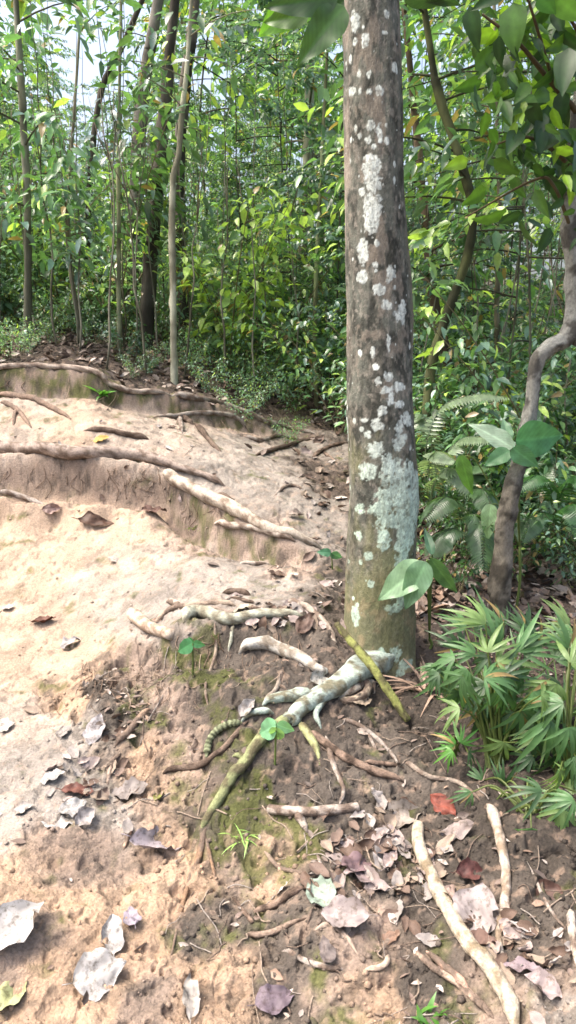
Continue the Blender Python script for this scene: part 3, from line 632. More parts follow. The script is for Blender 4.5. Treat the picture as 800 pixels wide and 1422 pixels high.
# ---- low shrubs
def shrub_mesh(seed, h=1.0, ns=7, leaf=.10, n=420, w=.42, cols=(G1, G2, G3), y=.1, spread=.4):
    rs = np.random.RandomState(seed); parts = []; LP, LA, LI = [], [], []
    for s in range(ns):
        az = rs.rand() * 6.28; ln = h * (.6 + .5 * rs.rand()); q = np.linspace(0, 1, 7)[:, None]
        d = np.array([math.cos(az) * spread, math.sin(az) * spread, 1.0]) * ln
        st = np.array([rs.randn() * .05, rs.randn() * .05, 0]) + d * q + np.array([math.cos(az), math.sin(az), -.4]) * ln * .3 * q ** 2
        V, fs = tube(st, np.linspace(.006, .002, 7) * (h ** .5), 5, caps=False); parts.append((V, fs, np.broadcast_to(L(110, 104, 78), V.shape)))
        m_ = n // ns; t = .15 + .85 * rs.rand(m_) ** .7
        P = np.stack([np.interp(t, q[:, 0], st[:, i]) for i in range(3)], 1)
        a = rs.rand(m_) * 6.28; off = .16 * h * rs.rand(m_)
        P += np.stack([np.cos(a) * off, np.sin(a) * off, rs.randn(m_) * .03 * h], 1)
        LP.append(P); LA.append(a + rs.randn(m_) * .4); LI.append(-.3 + rs.randn(m_) * .4)
    P = np.concatenate(LP); nL = len(P)
    lv = scatter(tmpl_simple(w), P, rots(np.concatenate(LA), np.concatenate(LI), rs.randn(nL) * .4), leaf * (.5 + .7 * rs.rand(nL)), green(nL, *cols, y=y, rs=rs))
    return join(parts), lv
Lab_b = 'low leafy shrub among the saplings on the forest floor'
Grp_b = 'low shrubs of the forest undergrowth'
G5 = L(116, 148, 130)
sp2 = [dict(h=1.5, n=560, cols=(G1, G2, G5)), dict(h=1.1, leaf=.08, n=520, cols=(G5, G2, G5)), dict(h=2.0, n=760, leaf=.11, y=.2, cols=(G2, G2, G5)), dict(h=.8, leaf=.11, n=300, w=.5, cols=(G5, G3, G1), y=0)]
def in_shrub(x, y):
    if abs(x) > y * .52 + .6: return False
    lim = np.interp(x, [-4, -2.4, -1.4, -.8, -.2, .1, .35, .8, 1.3, 3], [7.2, 7.1, 7.0, 6.8, 6.5, 6.4, 6.1, 4.4, 3.9, 3.7])
    return y > lim
pos = poisson(150, (-5.5, 5.5), (3.7, 11.5), .36, in_shrub, 9)
pos.sort(key=lambda p: p[1])
bp = []
sp2.append(dict(h=1.3, n=420, leaf=.10, cols=(L(60, 92, 56), L(72, 108, 60), L(52, 80, 56)), y=.03))  # darker leaf greens put the canopy shade into the shrub colour
for i, (x, y) in enumerate(pos):
    z = ground(x, y) - .03
    if i < len(sp2):
        wood, lv = shrub_mesh(200 + i, **sp2[i])
        bp.append(add_plant('shrub', Lab_b, 'shrub', Grp_b, wood, lv, (x, y, z), rs.rand() * 6.28, .8, 'stem', 'foliage'))
    else: dup(bp[rs.choice([0, 1, 3, 4, 4]) if x > .6 else rs.randint(4)], (x, y, z), rs.rand() * 6.28, .6 + .5 * rs.rand())
fifth = bp[4]
pos = poisson(60, (-3.4, .1), (5.5, 8.2), .2, lambda x, y: x > -y * .45, 29)
for i, (x, y) in enumerate(pos):
    dup(bp[(0, 1, 3, 1)[i % 4]], (x, y, ground(x, y) - .02), rs.rand() * 6.28, .14 + .16 * rs.rand() + .12 * (y - 5.5) * rs.rand(), 'tiny seedling shrub in the leaf litter just above the left bank', 'tiny seedling shrubs above the left bank')
pos = poisson(46, (.5, 2.6), (3.3, 5.6), .16, lambda x, y: .19 * y < x < y * .42 and not (abs(x - .92) < .12 and y < 3.4), 39)
for i, (x, y) in enumerate(pos):
    dup((fifth, bp[1])[i % 4 == 3], (x, y, ground(x, y) - .02), rs.rand() * 6.28, .22 + .3 * rs.rand(), 'small dark leafy plant filling the shade between the lichened and crooked trunks', 'small dark plants in the shade behind the palms')
pos = poisson(34, (.55, 3.2), (3.9, 7.5), .26, lambda x, y: x > .5 + .06 * y and x < y * .45, 19)
for i, (x, y) in enumerate(pos):
    dup(bp[1] if i % 3 == 0 else fifth, (x, y, ground(x, y) - .03), rs.rand() * 6.28, .45 + .4 * rs.rand(), 'dark green shaded shrub in the gloomy understorey right of the lichened trunk', 'dark shrubs right of the lichened trunk')
# ---- bright yellow-green bush in the middle distance
wood, lv = shrub_mesh(301, h=1.5, ns=8, n=700, leaf=.12, w=.45, cols=(G2, G4, G2), y=.4, spread=.3)
p = at(322, 540, 6.9); add_plant('bush', 'bright yellow-green bush standing alone at the thicket edge right of the pale sapling', 'bush', None, wood, lv, (p[0], p[1], ground(p[0], p[1])), 0, 1.0, 'stem', 'foliage')

# ---- thin bare stems
def bare_stems():
    rs = np.random.RandomState(17); protos = []
    for k in range(6):
        h = 1.2 + 2.2 * rs.rand(); q = np.linspace(0, 1, 12)
        P = np.stack([np.cumsum(rs.randn(12) * .018), np.cumsum(rs.randn(12) * .018), q * h], 1); P -= P[0]
        V, fs = tube(P, np.linspace(.006 + .004 * rs.rand(), .002, 12), 6, .15, k)
        b = P[6]; Q = b + np.array([[0, 0, 0], [.08, .03, .2], [.13, .05, .5]]) * rs.choice([-1, 1]); Q[:, 2] = b[2] + np.array([0, .2, .5])
        V2, fs2 = tube(Q, [.005, .004, .002], 5)
        protos.append(join([(V, fs, two_tone(V, L(126, 124, 108), L(80, 78, 64), 8, k)), (V2, fs2, np.broadcast_to(L(110, 100, 86), V2.shape))]))
    def ok(x, y):
        if abs(x) > y * .45: return False
        return y > np.interp(x, [-3, -1.4, -.8, -.2, .3, .8, 1.3, 3], [5.6, 5.6, 5.7, 5.9, 6.0, 4.3, 3.9, 3.8])
    pos = poisson(95, (-4, 4), (3.9, 9), .2, ok, 31); first = {}
    for i, (x, y) in enumerate(pos):
        k = i % 6; z = ground(x, y) - .03
        if k not in first:
            o = build('thin_stem', protos[k][0], protos[k][1], M_STEM, None, protos[k][2]); first[k] = o
            tag(o, 'thin bare grey upright stem at the thicket edge', 'stem', 'thin bare stems at the thicket edge')
        else: o = first[k].copy(); C.objects.link(o)
        o.location = (x, y, z); o.rotation_euler = (rs.randn() * .07, rs.randn() * .07, rs.rand() * 6.28)
bare_stems()

# ---- distinctive background trees drawn individually
def bg_tree(label, pts, Y, r0, r1, c1, c2, crown=True, up=2.5, nb=10, lpb=50, spread=1.2, leaf=.13, cols=(G1, G2, G3), name='forest_tree', crown_from=.5, sink=True):
    base = at(pts[0][0], pts[0][1], Y)
    zg = ground(base[0], base[1])
    P = [np.array([base[0], base[1], zg - .05])] + [at(a, b, Y) for a, b in pts[1:]]
    d = P[-1] - P[-2]; d = d / np.linalg.norm(d); P.append(P[-1] + d * up)
    P = [p - P[0] for p in P]
    Q = catmull(P, 9); n = len(Q); s_ = np.linspace(0, 1, n)
    rr = np.interp(s_, [0, .75, 1], [r0, r1, r1 * .4]) * Y / F
    V, fs = tube(Q, rr, 12, .18, len(label)); parts = [(V, fs, two_tone(V, c1, c2, 7, len(label)))]
    rs = np.random.RandomState(len(label)); LP, LA, LI = [], [], []
    for b in range(nb):
        t = crown_from + (1 - crown_from) * (b + .5) / nb; p0 = Q[int(t * (n - 1))]; az = rs.rand() * 6.28; ln = spread * (.5 + .6 * rs.rand())
        dd = np.array([math.cos(az), math.sin(az), .35]) * ln; q = np.linspace(0, 1, 6)[:, None]
        br = p0 + dd * q - np.array([0, 0, .3 * ln]) * q ** 2
        V, fs = tube(br, np.linspace(rr[-1] * .8, .002, 6), 5, caps=False); parts.append((V, fs, np.broadcast_to(c2, V.shape)))
        t2 = .25 + .75 * rs.rand(lpb)
        pp = np.stack([np.interp(t2, q[:, 0], br[:, i]) for i in range(3)], 1) + rs.randn(lpb, 3) * .11
        LP.append(pp); LA.append(az + rs.randn(lpb)); LI.append(-.4 + rs.randn(lpb) * .4)
    P_ = np.concatenate(LP); nL = len(P_)
    lv = scatter(tmpl_simple(.38), P_, rots(np.concatenate(LA), np.concatenate(LI), rs.randn(nL) * .4), leaf * (.6 + .6 * rs.rand(nL)), green(nL, *cols, rs=rs))
    return add_plant(name, label, 'tree', None, join(parts), lv, (base[0], base[1], zg - .05))
PG = L(176, 172, 150)
bg_tree('pale grey-green sapling with a straight bare stem standing on the bank lip', [(243, 545), (241, 470), (240, 380), (239, 300), (241, 245), (248, 215), (252, 165), (260, 90), (266, 0)], 5.9, 4.8, 3.2, L(166, 166, 146), L(120, 118, 100), nb=7, lpb=30, spread=.8, crown_from=.62)
bg_tree('dark thick leaning trunk rising behind the pale straight sapling', [(200, 440), (208, 380), (216, 290), (226, 180), (234, 90), (243, 0)], 7.0, 10, 7.5, L(84, 80, 72), L(56, 52, 46), up=5, crown_from=.93)
bg_tree('dark slim trunk just right of the thick leaning one, forking high up', [(256, 420), (250, 330), (249, 230), (257, 120), (268, 40), (272, 0)], 7.4, 9, 6, L(96, 90, 82), L(64, 60, 54), up=5, crown_from=.93)
bg_tree('grey trunk crossing the bright sky gap at the top left', [(180, 430), (186, 300), (196, 150), (208, 70), (222, -10)], 8.2, 9, 7.5, L(118, 114, 106), L(78, 74, 68), up=5, crown_from=.93)
bg_tree('thin dark slanting trunk left of the sky gap', [(118, 420), (125, 250), (140, 130), (165, 75), (202, -10)], 8.6, 4, 3.5, L(80, 74, 66), L(56, 52, 46), up=5, crown_from=.93)
bg_tree('grey sapling with a whitish foot at the far left of the bank', [(38, 505), (38, 470), (39, 380), (37, 260), (30, 130), (22, 0)], 6.3, 5.5, 4.5, L(128, 128, 112), L(84, 84, 70), nb=12, crown_from=.4, spread=.9)
bg_tree('thin straight grey-green stem between the left saplings', [(166, 500), (165, 400), (165, 300), (164, 230), (166, 120)], 6.6, 3, 2.5, L(150, 152, 122), L(104, 104, 84), nb=9, crown_from=.35, spread=.7)
bg_tree('crooked thin stem with wavy bends near the left side', [(112, 505), (108, 440), (96, 360), (94, 290), (98, 230)], 6.5, 3, 2.5, L(150, 146, 124), L(104, 98, 84), nb=9, crown_from=.4, spread=.7)
bg_tree('pale slender tree in the middle distance left of the big trunk', [(412, 520), (418, 410), (423, 320), (428, 220), (430, 90)], 9.0, 7, 6, L(156, 158, 134), L(104, 104, 84), nb=10, crown_from=.6)
bg_tree('pale sapling with hidden top close behind the big trunk', [(440, 560), (437, 480), (440, 360), (445, 260)], 7.0, 3, 2.5, L(150, 160, 120), L(110, 112, 84), nb=9, crown_from=.4, spread=.7)
bg_tree('curving dark green leaning tree right of the big trunk', [(590, 590), (596, 530), (620, 440), (648, 360), (656, 290), (636, 212), (606, 120), (590, 20)], 4.6, 7, 5.5, L(84, 88, 58), L(52, 54, 38), nb=10, lpb=36, crown_from=.5, spread=.9)
bg_tree('brown leaning trunk half hidden behind the crooked grey tree', [(640, 620), (628, 540), (615, 470), (600, 400), (590, 300)], 5.6, 8, 6, L(112, 96, 80), L(74, 64, 52), nb=8, crown_from=.6, spread=.9)
bg_tree('thin upright grey stem between the curving tree and the crooked tree', [(700, 640), (694, 540), (690, 430), (694, 300), (690, 150)], 6.2, 3.5, 3, L(130, 124, 104), L(84, 80, 64), nb=12, crown_from=.35, spread=.9)

# ---- far wood
def far_wood():
    rs = np.random.RandomState(23); n = 30000
    y = 14 + 10 * rs.rand(n); x = (rs.rand(n) - .5) * y * 1.3
    z = Hbase(x, y) + 9.5 * rs.rand(n) ** .8
    keep = (fbm(x * .35 + z * .1, z * .45, 1.2, 3, 5) > -.16)
    d = np.stack([x, y, z], 1); u, v = proj(d)
    gap = (((u - 165) / 45) ** 2 + ((v - 40) / 75) ** 2 > 1 + .6 * fbm(x, z, 2.0, 3, 9) * 2) & (((u - 335) / 55) ** 2 + ((v - 225) / 42) ** 2 > 1 + fbm(x, z, 2.0, 3, 19) * 1.5)
    keep &= gap & ~((x < -.17 * y) & (x > -.28 * y) & (z > 3.6 + .12 * y))
    P = d[keep]; n = len(P)
    lv = scatter(tmpl_simple(.5), P, rots(rs.rand(n) * 6.28, -.4 + rs.randn(n) * .5, rs.randn(n) * .5), .32 * (.5 + .8 * rs.rand(n)), green(n, G1, G2, G3, y=.2, rs=rs))
    o = build('distant_forest', lv[0], lv[1], M_LEAF, None, lv[2], smooth=False)
    tag(o, 'hazy mass of forest leaves behind the thicket', 'forest', kind='stuff')
far_wood()

# ------------------------------------------------------------------ the big trunk
TX = [(-700, 500, 66), (0, 515, 78), (200, 520, 81), (400, 526, 88), (600, 530, 93), (700, 530, 96), (800, 528, 98), (900, 527, 100), (950, 528, 106), (1010, 530, 122)]
TY = 2.78
def big_tree():
    yy = np.array([t[0] for t in TX], float)
    pts = np.array([at(t[1], t[0], TY) for t in TX]); dep = (pts - EYE) @ FW
    rr = np.array([t[2] for t in TX]) / 2 * dep / F
    zs = pts[:, 2]; o_ = np.argsort(zs); zs, xs, rr = zs[o_], pts[o_, 0], rr[o_]
    z = np.concatenate([np.arange(zs[0] , 2.85, .0035), np.linspace(2.87, 7.2, 60)])
    nt_ = 250; th = np.linspace(0, 2 * math.pi, nt_, endpoint=False)      # th=0 faces the camera
    cx = np.interp(z, zs, xs); r = np.interp(z, zs, rr); r = np.where(z > zs[-1], rr[-1] * (1 - .06 * (z - zs[-1])), r)
    Zg, Tg = np.meshgrid(z, th, indexing='ij')
    Rg = np.repeat(r[:, None], nt_, 1)
    fl = np.exp(-np.maximum(Zg - .27, 0) / .10)
    Rg = Rg * (1 + fl * (.10 + .16 * np.cos(Tg * 4 + 2.4) + .10 * np.cos(Tg * 3 - .6) + .25 * np.exp(-((Tg - 5.6) / .35) ** 2)))
    s = Tg * .125
    wrap = np.cos(Tg) * .125; wr2 = np.sin(Tg) * .125
    a, b = wrap + Zg * .2, wr2
    def cn(f, fz, o, seed): return fbm3(wrap * f + 50, wr2 * f + 50, Zg * fz, 1.0, o, seed)
    lump = cn(9, 3, 3, 1) * .016 + cn(60, 22, 4, 2) * .0035
    # bark colour
    base = L(98, 100, 91) ; dk = L(62, 63, 57); warm = L(128, 120, 108); moss = L(116, 116, 84); pale = L(160, 148, 128)
    t = sstep(-.25, .25, cn(26, 15, 4, 3))[..., None]; c = base * t + dk * (1 - t)
    t = sstep(.0, .3, cn(55, 35, 4, 4))[..., None] * .5; c = c * (1 - t) + L(120, 116, 106) * t
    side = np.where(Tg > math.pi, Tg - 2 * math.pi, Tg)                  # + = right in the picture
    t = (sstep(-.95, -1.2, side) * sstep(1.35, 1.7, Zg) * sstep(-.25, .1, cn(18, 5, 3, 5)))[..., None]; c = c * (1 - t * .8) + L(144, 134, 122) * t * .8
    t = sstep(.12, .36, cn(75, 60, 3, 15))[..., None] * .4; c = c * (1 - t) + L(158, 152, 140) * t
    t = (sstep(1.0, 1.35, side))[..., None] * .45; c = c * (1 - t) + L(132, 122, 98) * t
    t = (sstep(1.15, .55, Zg + cn(20, 8, 3, 6) * .7))[..., None] * .75; c = c * (1 - t) + moss * t
    t = (sstep(.0, .25, cn(30, 20, 4, 12)) * sstep(.9, .4, Zg))[..., None] * .5; c = c * (1 - t) + L(150, 132, 104) * t
    # bare brown patches
    t = (sstep(.18, .3, cn(18, 11, 4, 7)) * sstep(1.0, 1.3, Zg))[..., None] * .7; c = c * (1 - t) + warm * t
    # lichen spots, given in trunk coordinates (angle, height)
    EL = [(489,41,8,11),(503,71,7,8),(543,105,5,6),(487,135,5,6),(495,115,4,6),(508,117,4,5),(524,139,7,6),(509,140,5,4),(510,187,7,6),(523,198,6,12),(507,205,6,5),(531,207,4,5),(515,215,5,4),
          (511,240,13,22),(514,262,12,14),(512,300,15,24),(507,318,8,10),(500,353,8,16),(498,388,7,8),(519,344,4,5),(516,373,5,5),(537,383,7,9),(500,275,6,5),(533,34,6,5),(519,3,6,5),(514,10,4,4),(530,60,4,3),(490,70,4,5),
          (521,405,8,7),(532,425,8,7),(555,436,5,16),(497,490,4,5),(534,478,3,14),(514,490,3,7),(517,508,4,4),(533,521,6,7),(520,528,4,5),(547,535,9,7),(536,551,8,9),(548,559,7,6),(525,566,6,7),(530,540,6,5),(503,580,5,4),(518,586,8,8),(560,581,6,10),(549,588,6,9),(507,598,5,5),
          (549,608,8,11),(517,619,12,11),(537,640,16,16),(506,649,11,12),(552,655,20,18),(548,685,28,24),(560,700,20,22),(526,698,18,12),(545,712,26,14),(562,728,14,26),(572,690,8,40),(528,740,9,14),(550,748,7,12),(552,775,10,22),(548,800,9,20),(556,815,14,14),(540,828,12,8),
          (543,890,8,12),(556,905,9,8),(492,842,5,14),(524,885,4,6),(548,915,6,5),(498,700,5,7),(496,735,4,8),(508,760,5,5)]
    el = []
    for (px, py, w, h) in EL:
        k = np.interp(py, yy, [q[1] for q in TX]); hw = np.interp(py, yy, [q[2] for q in TX]) / 2
        th0 = math.asin(max(-.97, min(.97, (px - k) / hw))); P = at(k, py, TY); dd = np.dot(P - EYE, FW) / F
        el.append((th0, P[2], w * dd / max(.35, math.cos(th0)) / .125, h * dd))
    rs = np.random.RandomState(3)
    for _ in range(420):                                                 # smaller crusts all round
        zz = .5 + 3.5 * rs.rand(); q = .002 + .009 * rs.rand() ** 3
        el.append((rs.rand() * 6.28 - math.pi, zz, q / .125, q * (1 + .5 * rs.rand())))
    for _ in range(60):
        q = .010 + .03 * rs.rand() ** 2
        el.append(((1.6 + 3.0 * rs.rand() + math.pi) % 6.283 - math.pi, .5 + 6 * rs.rand(), q / .125, q * 1.4))
    nd = cn(90, 90, 3, 8) * .75 + cn(30, 30, 2, 9) * .5
    D = np.full(Tg.shape, 9.0)
    for (t0, z0, wt, hz) in el:
        dt = np.abs(side - t0); dt = np.minimum(dt, 2 * math.pi - dt)
        m_ = (np.abs(Zg - z0) < hz * 2)
        rows = np.where(m_[:, 0])[0]
        if len(rows) == 0: continue
        sl = slice(rows[0], rows[-1] + 1)
        D[sl] = np.minimum(D[sl], np.sqrt((dt[sl] / wt) ** 2 + ((Zg[sl] - z0) / hz) ** 2))
    li = (sstep(1.12, .86, D + nd) * (1 - .55 * sstep(.12, .3, cn(110, 100, 3, 21))))[..., None]
    lc = L(190, 197, 190) * np.ones_like(c)
    g = sstep(1.35, .9, Zg)[..., None] * .7; lc = lc * (1 - g) + L(160, 184, 162) * g
    lc = lc * (1 + .45 * cn(120, 120, 3, 13) + .35 * cn(25, 25, 2, 14))[..., None]
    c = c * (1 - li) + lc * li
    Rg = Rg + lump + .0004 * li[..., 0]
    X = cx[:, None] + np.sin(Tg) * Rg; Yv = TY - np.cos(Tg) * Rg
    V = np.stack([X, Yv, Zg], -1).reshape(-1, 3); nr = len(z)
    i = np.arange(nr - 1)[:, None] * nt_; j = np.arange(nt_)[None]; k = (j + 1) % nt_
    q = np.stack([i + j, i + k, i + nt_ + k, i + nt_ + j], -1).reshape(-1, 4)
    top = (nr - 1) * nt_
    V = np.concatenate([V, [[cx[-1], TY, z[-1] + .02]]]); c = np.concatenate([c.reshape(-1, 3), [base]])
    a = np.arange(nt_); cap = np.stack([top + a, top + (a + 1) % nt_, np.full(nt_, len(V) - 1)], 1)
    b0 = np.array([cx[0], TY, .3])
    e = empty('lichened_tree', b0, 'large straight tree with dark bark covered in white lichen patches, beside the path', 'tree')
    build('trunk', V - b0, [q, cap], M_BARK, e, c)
    # limbs and crown, above the picture
    rs = np.random.RandomState(8); parts = []; LP, LA, LI = [], [], []
    for b in range(11):
        az = b * 2.4; zt = 4.9 + .21 * b; ln = 1.9 * (.6 + .5 * rs.rand()); p0 = np.array([np.interp(zt, z, cx), TY, zt])
        q = np.linspace(0, 1, 8)[:, None]; br = p0 + np.array([math.cos(az), math.sin(az), .55]) * ln * q - np.array([0, 0, .25 * ln]) * q ** 2
        Vb, fb = tube(br, np.linspace(.035, .006, 8), 7, .1, b); parts.append((Vb, fb, np.broadcast_to(base, Vb.shape)))
        m_ = 130; t = .35 + .65 * rs.rand(m_); pp = np.stack([np.interp(t, q[:, 0], br[:, i]) for i in range(3)], 1) + rs.randn(m_, 3) * np.array([.28, .28, .15])
        LP.append(pp); LA.append(rs.rand(m_) * 6.28); LI.append(-.4 + .4 * rs.randn(m_))
    Vb, fb, cb = join(parts); build('limbs', Vb - b0, fb, M_STEM, e, cb)
    P_ = np.concatenate(LP); n = len(P_)
    lv = scatter(tmpl_simple(.42), P_, rots(np.concatenate(LA), np.concatenate(LI), rs.randn(n) * .4), .15 * (.6 + .6 * rs.rand(n)), green(n, rs=rs))
    build('crown', lv[0] - b0, lv[1], M_LEAF, e, lv[2], smooth=False)
    return e, b0
BT, BT0 = big_tree()

# hand-placed broad leaves: (px, py of leaf base, px, py of tip, Y, width factor, colour, turn)
def placed_leaves(spec, w_default=.42, seed=0, nl=9, nw=3, droop=.12):
    rs = np.random.RandomState(seed); parts = []
    for k, s in enumerate(spec):
        bx, by, tx, ty, Y = s[:5]; w = s[5] if len(s) > 5 and s[5] else w_default; c = s[6] if len(s) > 6 else G1; roll = s[7] if len(s) > 7 else rs.randn() * .5
        Yt = s[8] if len(s) > 8 else Y + rs.randn() * .04
        A_, B_ = at(bx, by, Y), at(tx, ty, Yt); d = B_ - A_; ln = np.linalg.norm(d); x = d / ln
        vw = (A_ + B_) / 2 - EYE; vw /= np.linalg.norm(vw)
        z = -vw - x * np.dot(-vw, x); z /= np.linalg.norm(z); y = np.cross(z, x)
        y2 = y * math.cos(roll) + z * math.sin(roll); z2 = z * math.cos(roll) - y * math.sin(roll)
        if z2[2] < 0 and abs(roll) < 1.2: pass
        T = tmpl_leaf(w=w, fold=.06, droop=droop, nl=nl, nw=nw, seed=k)
        M = np.stack([x, y2, z2], 1)[None]
        V, fs, cc_ = scatter(T, A_[None], M, [ln], c[None])
        vv = np.tile(np.abs(np.linspace(-1, 1, 2 * nw + 1)), nl); tt = np.repeat(np.linspace(0, 1, nl), 2 * nw + 1)
        k_ = 1 + .10 * np.sin((tt - .25 * vv) * 62) * (nl > 12) + .35 * (vv < .01) + .12 * fbm(tt, vv + k, 6, 2, k)
        parts.append((V, fs, cc_ * k_[:, None]))
    return join(parts)
DK = L(50, 78, 40); MD = L(78, 112, 46); YG = L(132, 168, 56); BL = L(84, 118, 88)
# low leafy spray of the big tree at the top of the picture
def twig(P, r0, r1, c=L(84, 74, 54), n=8, seg=6):
    Q = catmull(P, n); V, fs = tube(Q, np.linspace(r0, r1, len(Q)), seg, .1, 3); return V, fs, np.broadcast_to(c, V.shape)
spray = [(478, 8, 412, 88, 2.3, .5, L(62, 92, 48), .3), (470, -5, 365, 8, 2.3, .42, DK, .2), (440, -20, 360, 48, 2.5, .55, L(110, 160, 60), .1), (430, 20, 362, 30, 2.4, .4, MD, .2), (560, -5, 622, 8, 2.4, .35, DK, .5), (585, -15, 640, 10, 2.4, .35, DK, .3),
         (478, 0, 445, 30, 2.35, .5, DK, .4), (520, -40, 470, -10, 2.4, .45, DK, .3), (410, -18, 385, 18, 2.4, .5, MD, .4)]
Vt = join([twig([at(515, -180, TY), at(520, -120, 2.5), at(478, -30, 2.35), at(420, -22, 2.45), at(380, -20, 2.5)], .008, .003), twig([at(520, -120, 2.5), at(560, -50, 2.4), at(640, -30, 2.4)], .006, .003)])
build('branch', Vt[0] - BT0, Vt[1], M_STEM, BT, Vt[2])
for _i, _s in enumerate(spray):
    lv = placed_leaves([_s], seed=4 + _i, nl=20, nw=5); build('leaf', lv[0] - BT0, lv[1], M_BIG, BT, lv[2])

# ------------------------------------------------------------------ crooked grey tree on the right
def crooked():
    Y = 3.15; base = hit(690, 868); base[2] -= .04; Y = base[1]
    e = empty('crooked_tree', base, 'crooked grey tree with a sharp bend at the right edge, lower trunk brown', 'tree')
    P = [base, at(698, 780, Y), at(706, 700, Y), at(722, 640, Y), at(736, 570, Y), at(744, 505, Y), at(762, 482, Y), at(786, 470, Y), at(798, 440, Y), at(797, 380, Y), at(791, 320, Y), at(797, 250, Y), at(806, 180, Y), at(812, 60, Y), at(800, -150, Y), at(790, -500, Y + .2)]
    Q = catmull(P, 22); n = len(Q); rp = [17, 14, 12.5, 10.5, 9.5, 9.5, 10.5, 13, 12, 10.5, 11, 11, 11, 10, 9, 7]
    rr = np.interp(np.linspace(0, 1, n), np.linspace(0, 1, len(rp)), rp) * Y / F
    V, fs = tube(Q, rr, 30, .30, 12)
    c = two_tone(V, L(136, 136, 128), L(82, 80, 74), 28, 4)
    zc = at(722, 650, Y)[2]; t = sstep(zc + .05, zc - .12, V[:, 2])[:, None]
    c = c * (1 - t) + two_tone(V, L(118, 112, 100), L(70, 66, 58), 30, 9) * t
    build('trunk', V - base, fs, M_BARK, e, c)
    Q2 = catmull([at(797, 462, Y), at(815, 475, Y), at(850, 480, Y + .1)], 6); V, fs = tube(Q2, np.linspace(.04, .02, len(Q2)), 14, .2, 3)
    build('limb', V - base, fs, M_BARK, e, two_tone(V, L(136, 136, 128), L(82, 80, 74), 28, 4))
    # boughs over the upper right; most broad leaves coloured dark as backlit silhouettes
    bs = [twig([at(806, 160, Y), at(770, 120, 2.9), at(720, 60, 2.8), at(670, 20, 2.75)], .012, .004), twig([at(800, 240, Y), at(770, 210, 2.9), at(730, 190, 2.8), at(690, 200, 2.8)], .010, .003),
          twig([at(797, 330, Y), at(770, 260, 2.9), at(742, 250, 2.9), at(650, 300, 2.95)], .008, .003), twig([at(770, 120, 2.9), at(740, 20, 2.7), at(720, -40, 2.6)], .007, .003), twig([at(812, 60, Y), at(790, 20, 2.8), at(780, -30, 2.7)], .008, .003)]
    Vb = join(bs); build('boughs', Vb[0] - base, Vb[1], M_STEM, e, Vb[2])
    rs = np.random.RandomState(41); sp = []
    sp += [(652, 8, 664, 72, 2.7, .42, DK, .2), (712, 4, 714, 78, 2.75, .6, L(80, 118, 50), .3), (790, 66, 780, 130, 2.6, .5, DK, .2), (748, -8, 772, 20, 2.6, .7, L(70, 116, 52), .1), (700, -10, 655, 12, 2.6, .4, DK, .4), (770, -5, 812, 30, 2.6, .6, L(96, 140, 56), .2),
           (742, 132, 712, 158, 2.8, .45, MD, .3), (700, 128, 668, 142, 2.8, .45, L(110, 150, 54), .2), (700, 150, 716, 182, 2.8, .45, MD, .2), (650, 222, 617, 234, 2.9, .5, YG, .1), (660, 98, 690, 60, 2.8, .5, MD, .2)]
    for _ in range(300):
        bx = 655 + 150 * rs.rand() ** .8; by = -10 + 360 * rs.rand()
        if by > 330 - (800 - bx) * .3 or (bx < 700 and by > 150 and rs.rand() < .6): continue
        a = rs.rand() * 6.28; ln = 18 + 30 * rs.rand() ** 1.5; c = [DK, DK, DK, MD, L(70, 104, 46), YG][rs.randint(6)]; by *= (.75 if rs.rand() < .5 else 1)
        sp.append((bx, by, bx + math.cos(a) * ln, by + abs(math.sin(a)) * ln * .9 + 8, 2.7 + .5 * rs.rand(), .36 + .14 * rs.rand(), c, rs.randn() * .9))
    lv = placed_leaves(sp, seed=9, nl=7, nw=2); build('crown', lv[0] - base, lv[1], M_BIG, e, lv[2])
crooked()
# leafy young tree behind, upper right; extra yellow in the leaf colour imitates backlight
wood, lv = sapling_mesh(77, h=4.2, nb=26, lpb=55, start=.38, spread=1.0, leaf=.13, w=.45, cols=(G2, G4, G1), y=.3)
p = at(720, 620, 4.7); add_plant('young_tree', 'young tree with bright yellow-green leaves behind the crooked grey tree', 'tree', None, wood, lv, (p[0], p[1], ground(p[0], p[1])), 1.0, 1.0)

# ------------------------------------------------------------------ broad-leaved plants beside the trunks
def broad_plant(label, base_px, leaves, stem_c=L(96, 112, 60), seed=0, name='broad_leaf_plant', lift=0, mat=None, nl=34, nw=6, droop=.14, cat='plant', group=None):
    b = hit(*base_px); b[2] -= .01
    e = empty(name, b, label, cat, group); parts = []
    hub = b + np.array([0, 0, lift])
    for s in leaves:
        A_ = at(s[0], s[1], s[4]); m_ = (hub + A_) / 2 + np.array([0, 0, .25 * np.linalg.norm(A_ - hub)])
        Q = catmull([hub, m_ * .6 + A_ * .4, A_], 6); V, fs = tube(Q, np.linspace(.004, .002, len(Q)), 5, caps=False); parts.append((V, fs, np.broadcast_to(stem_c, V.shape)))
    if lift:
        V, fs = tube(catmull([b, (b + hub) / 2 + [.01, 0, 0], hub], 5), .006, 6); parts.append((V, fs, np.broadcast_to(stem_c, V.shape)))
    V, fs, c = join(parts); build('stem', V - b, fs, M_STEM, e, c)
    for i, s in enumerate(leaves):
        lv = placed_leaves([s], seed=seed + i, nl=nl, nw=nw, droop=droop); build('leaf', lv[0] - b, lv[1], mat or M_BIG, e, lv[2])
    return e
AR = L(112, 146, 116)
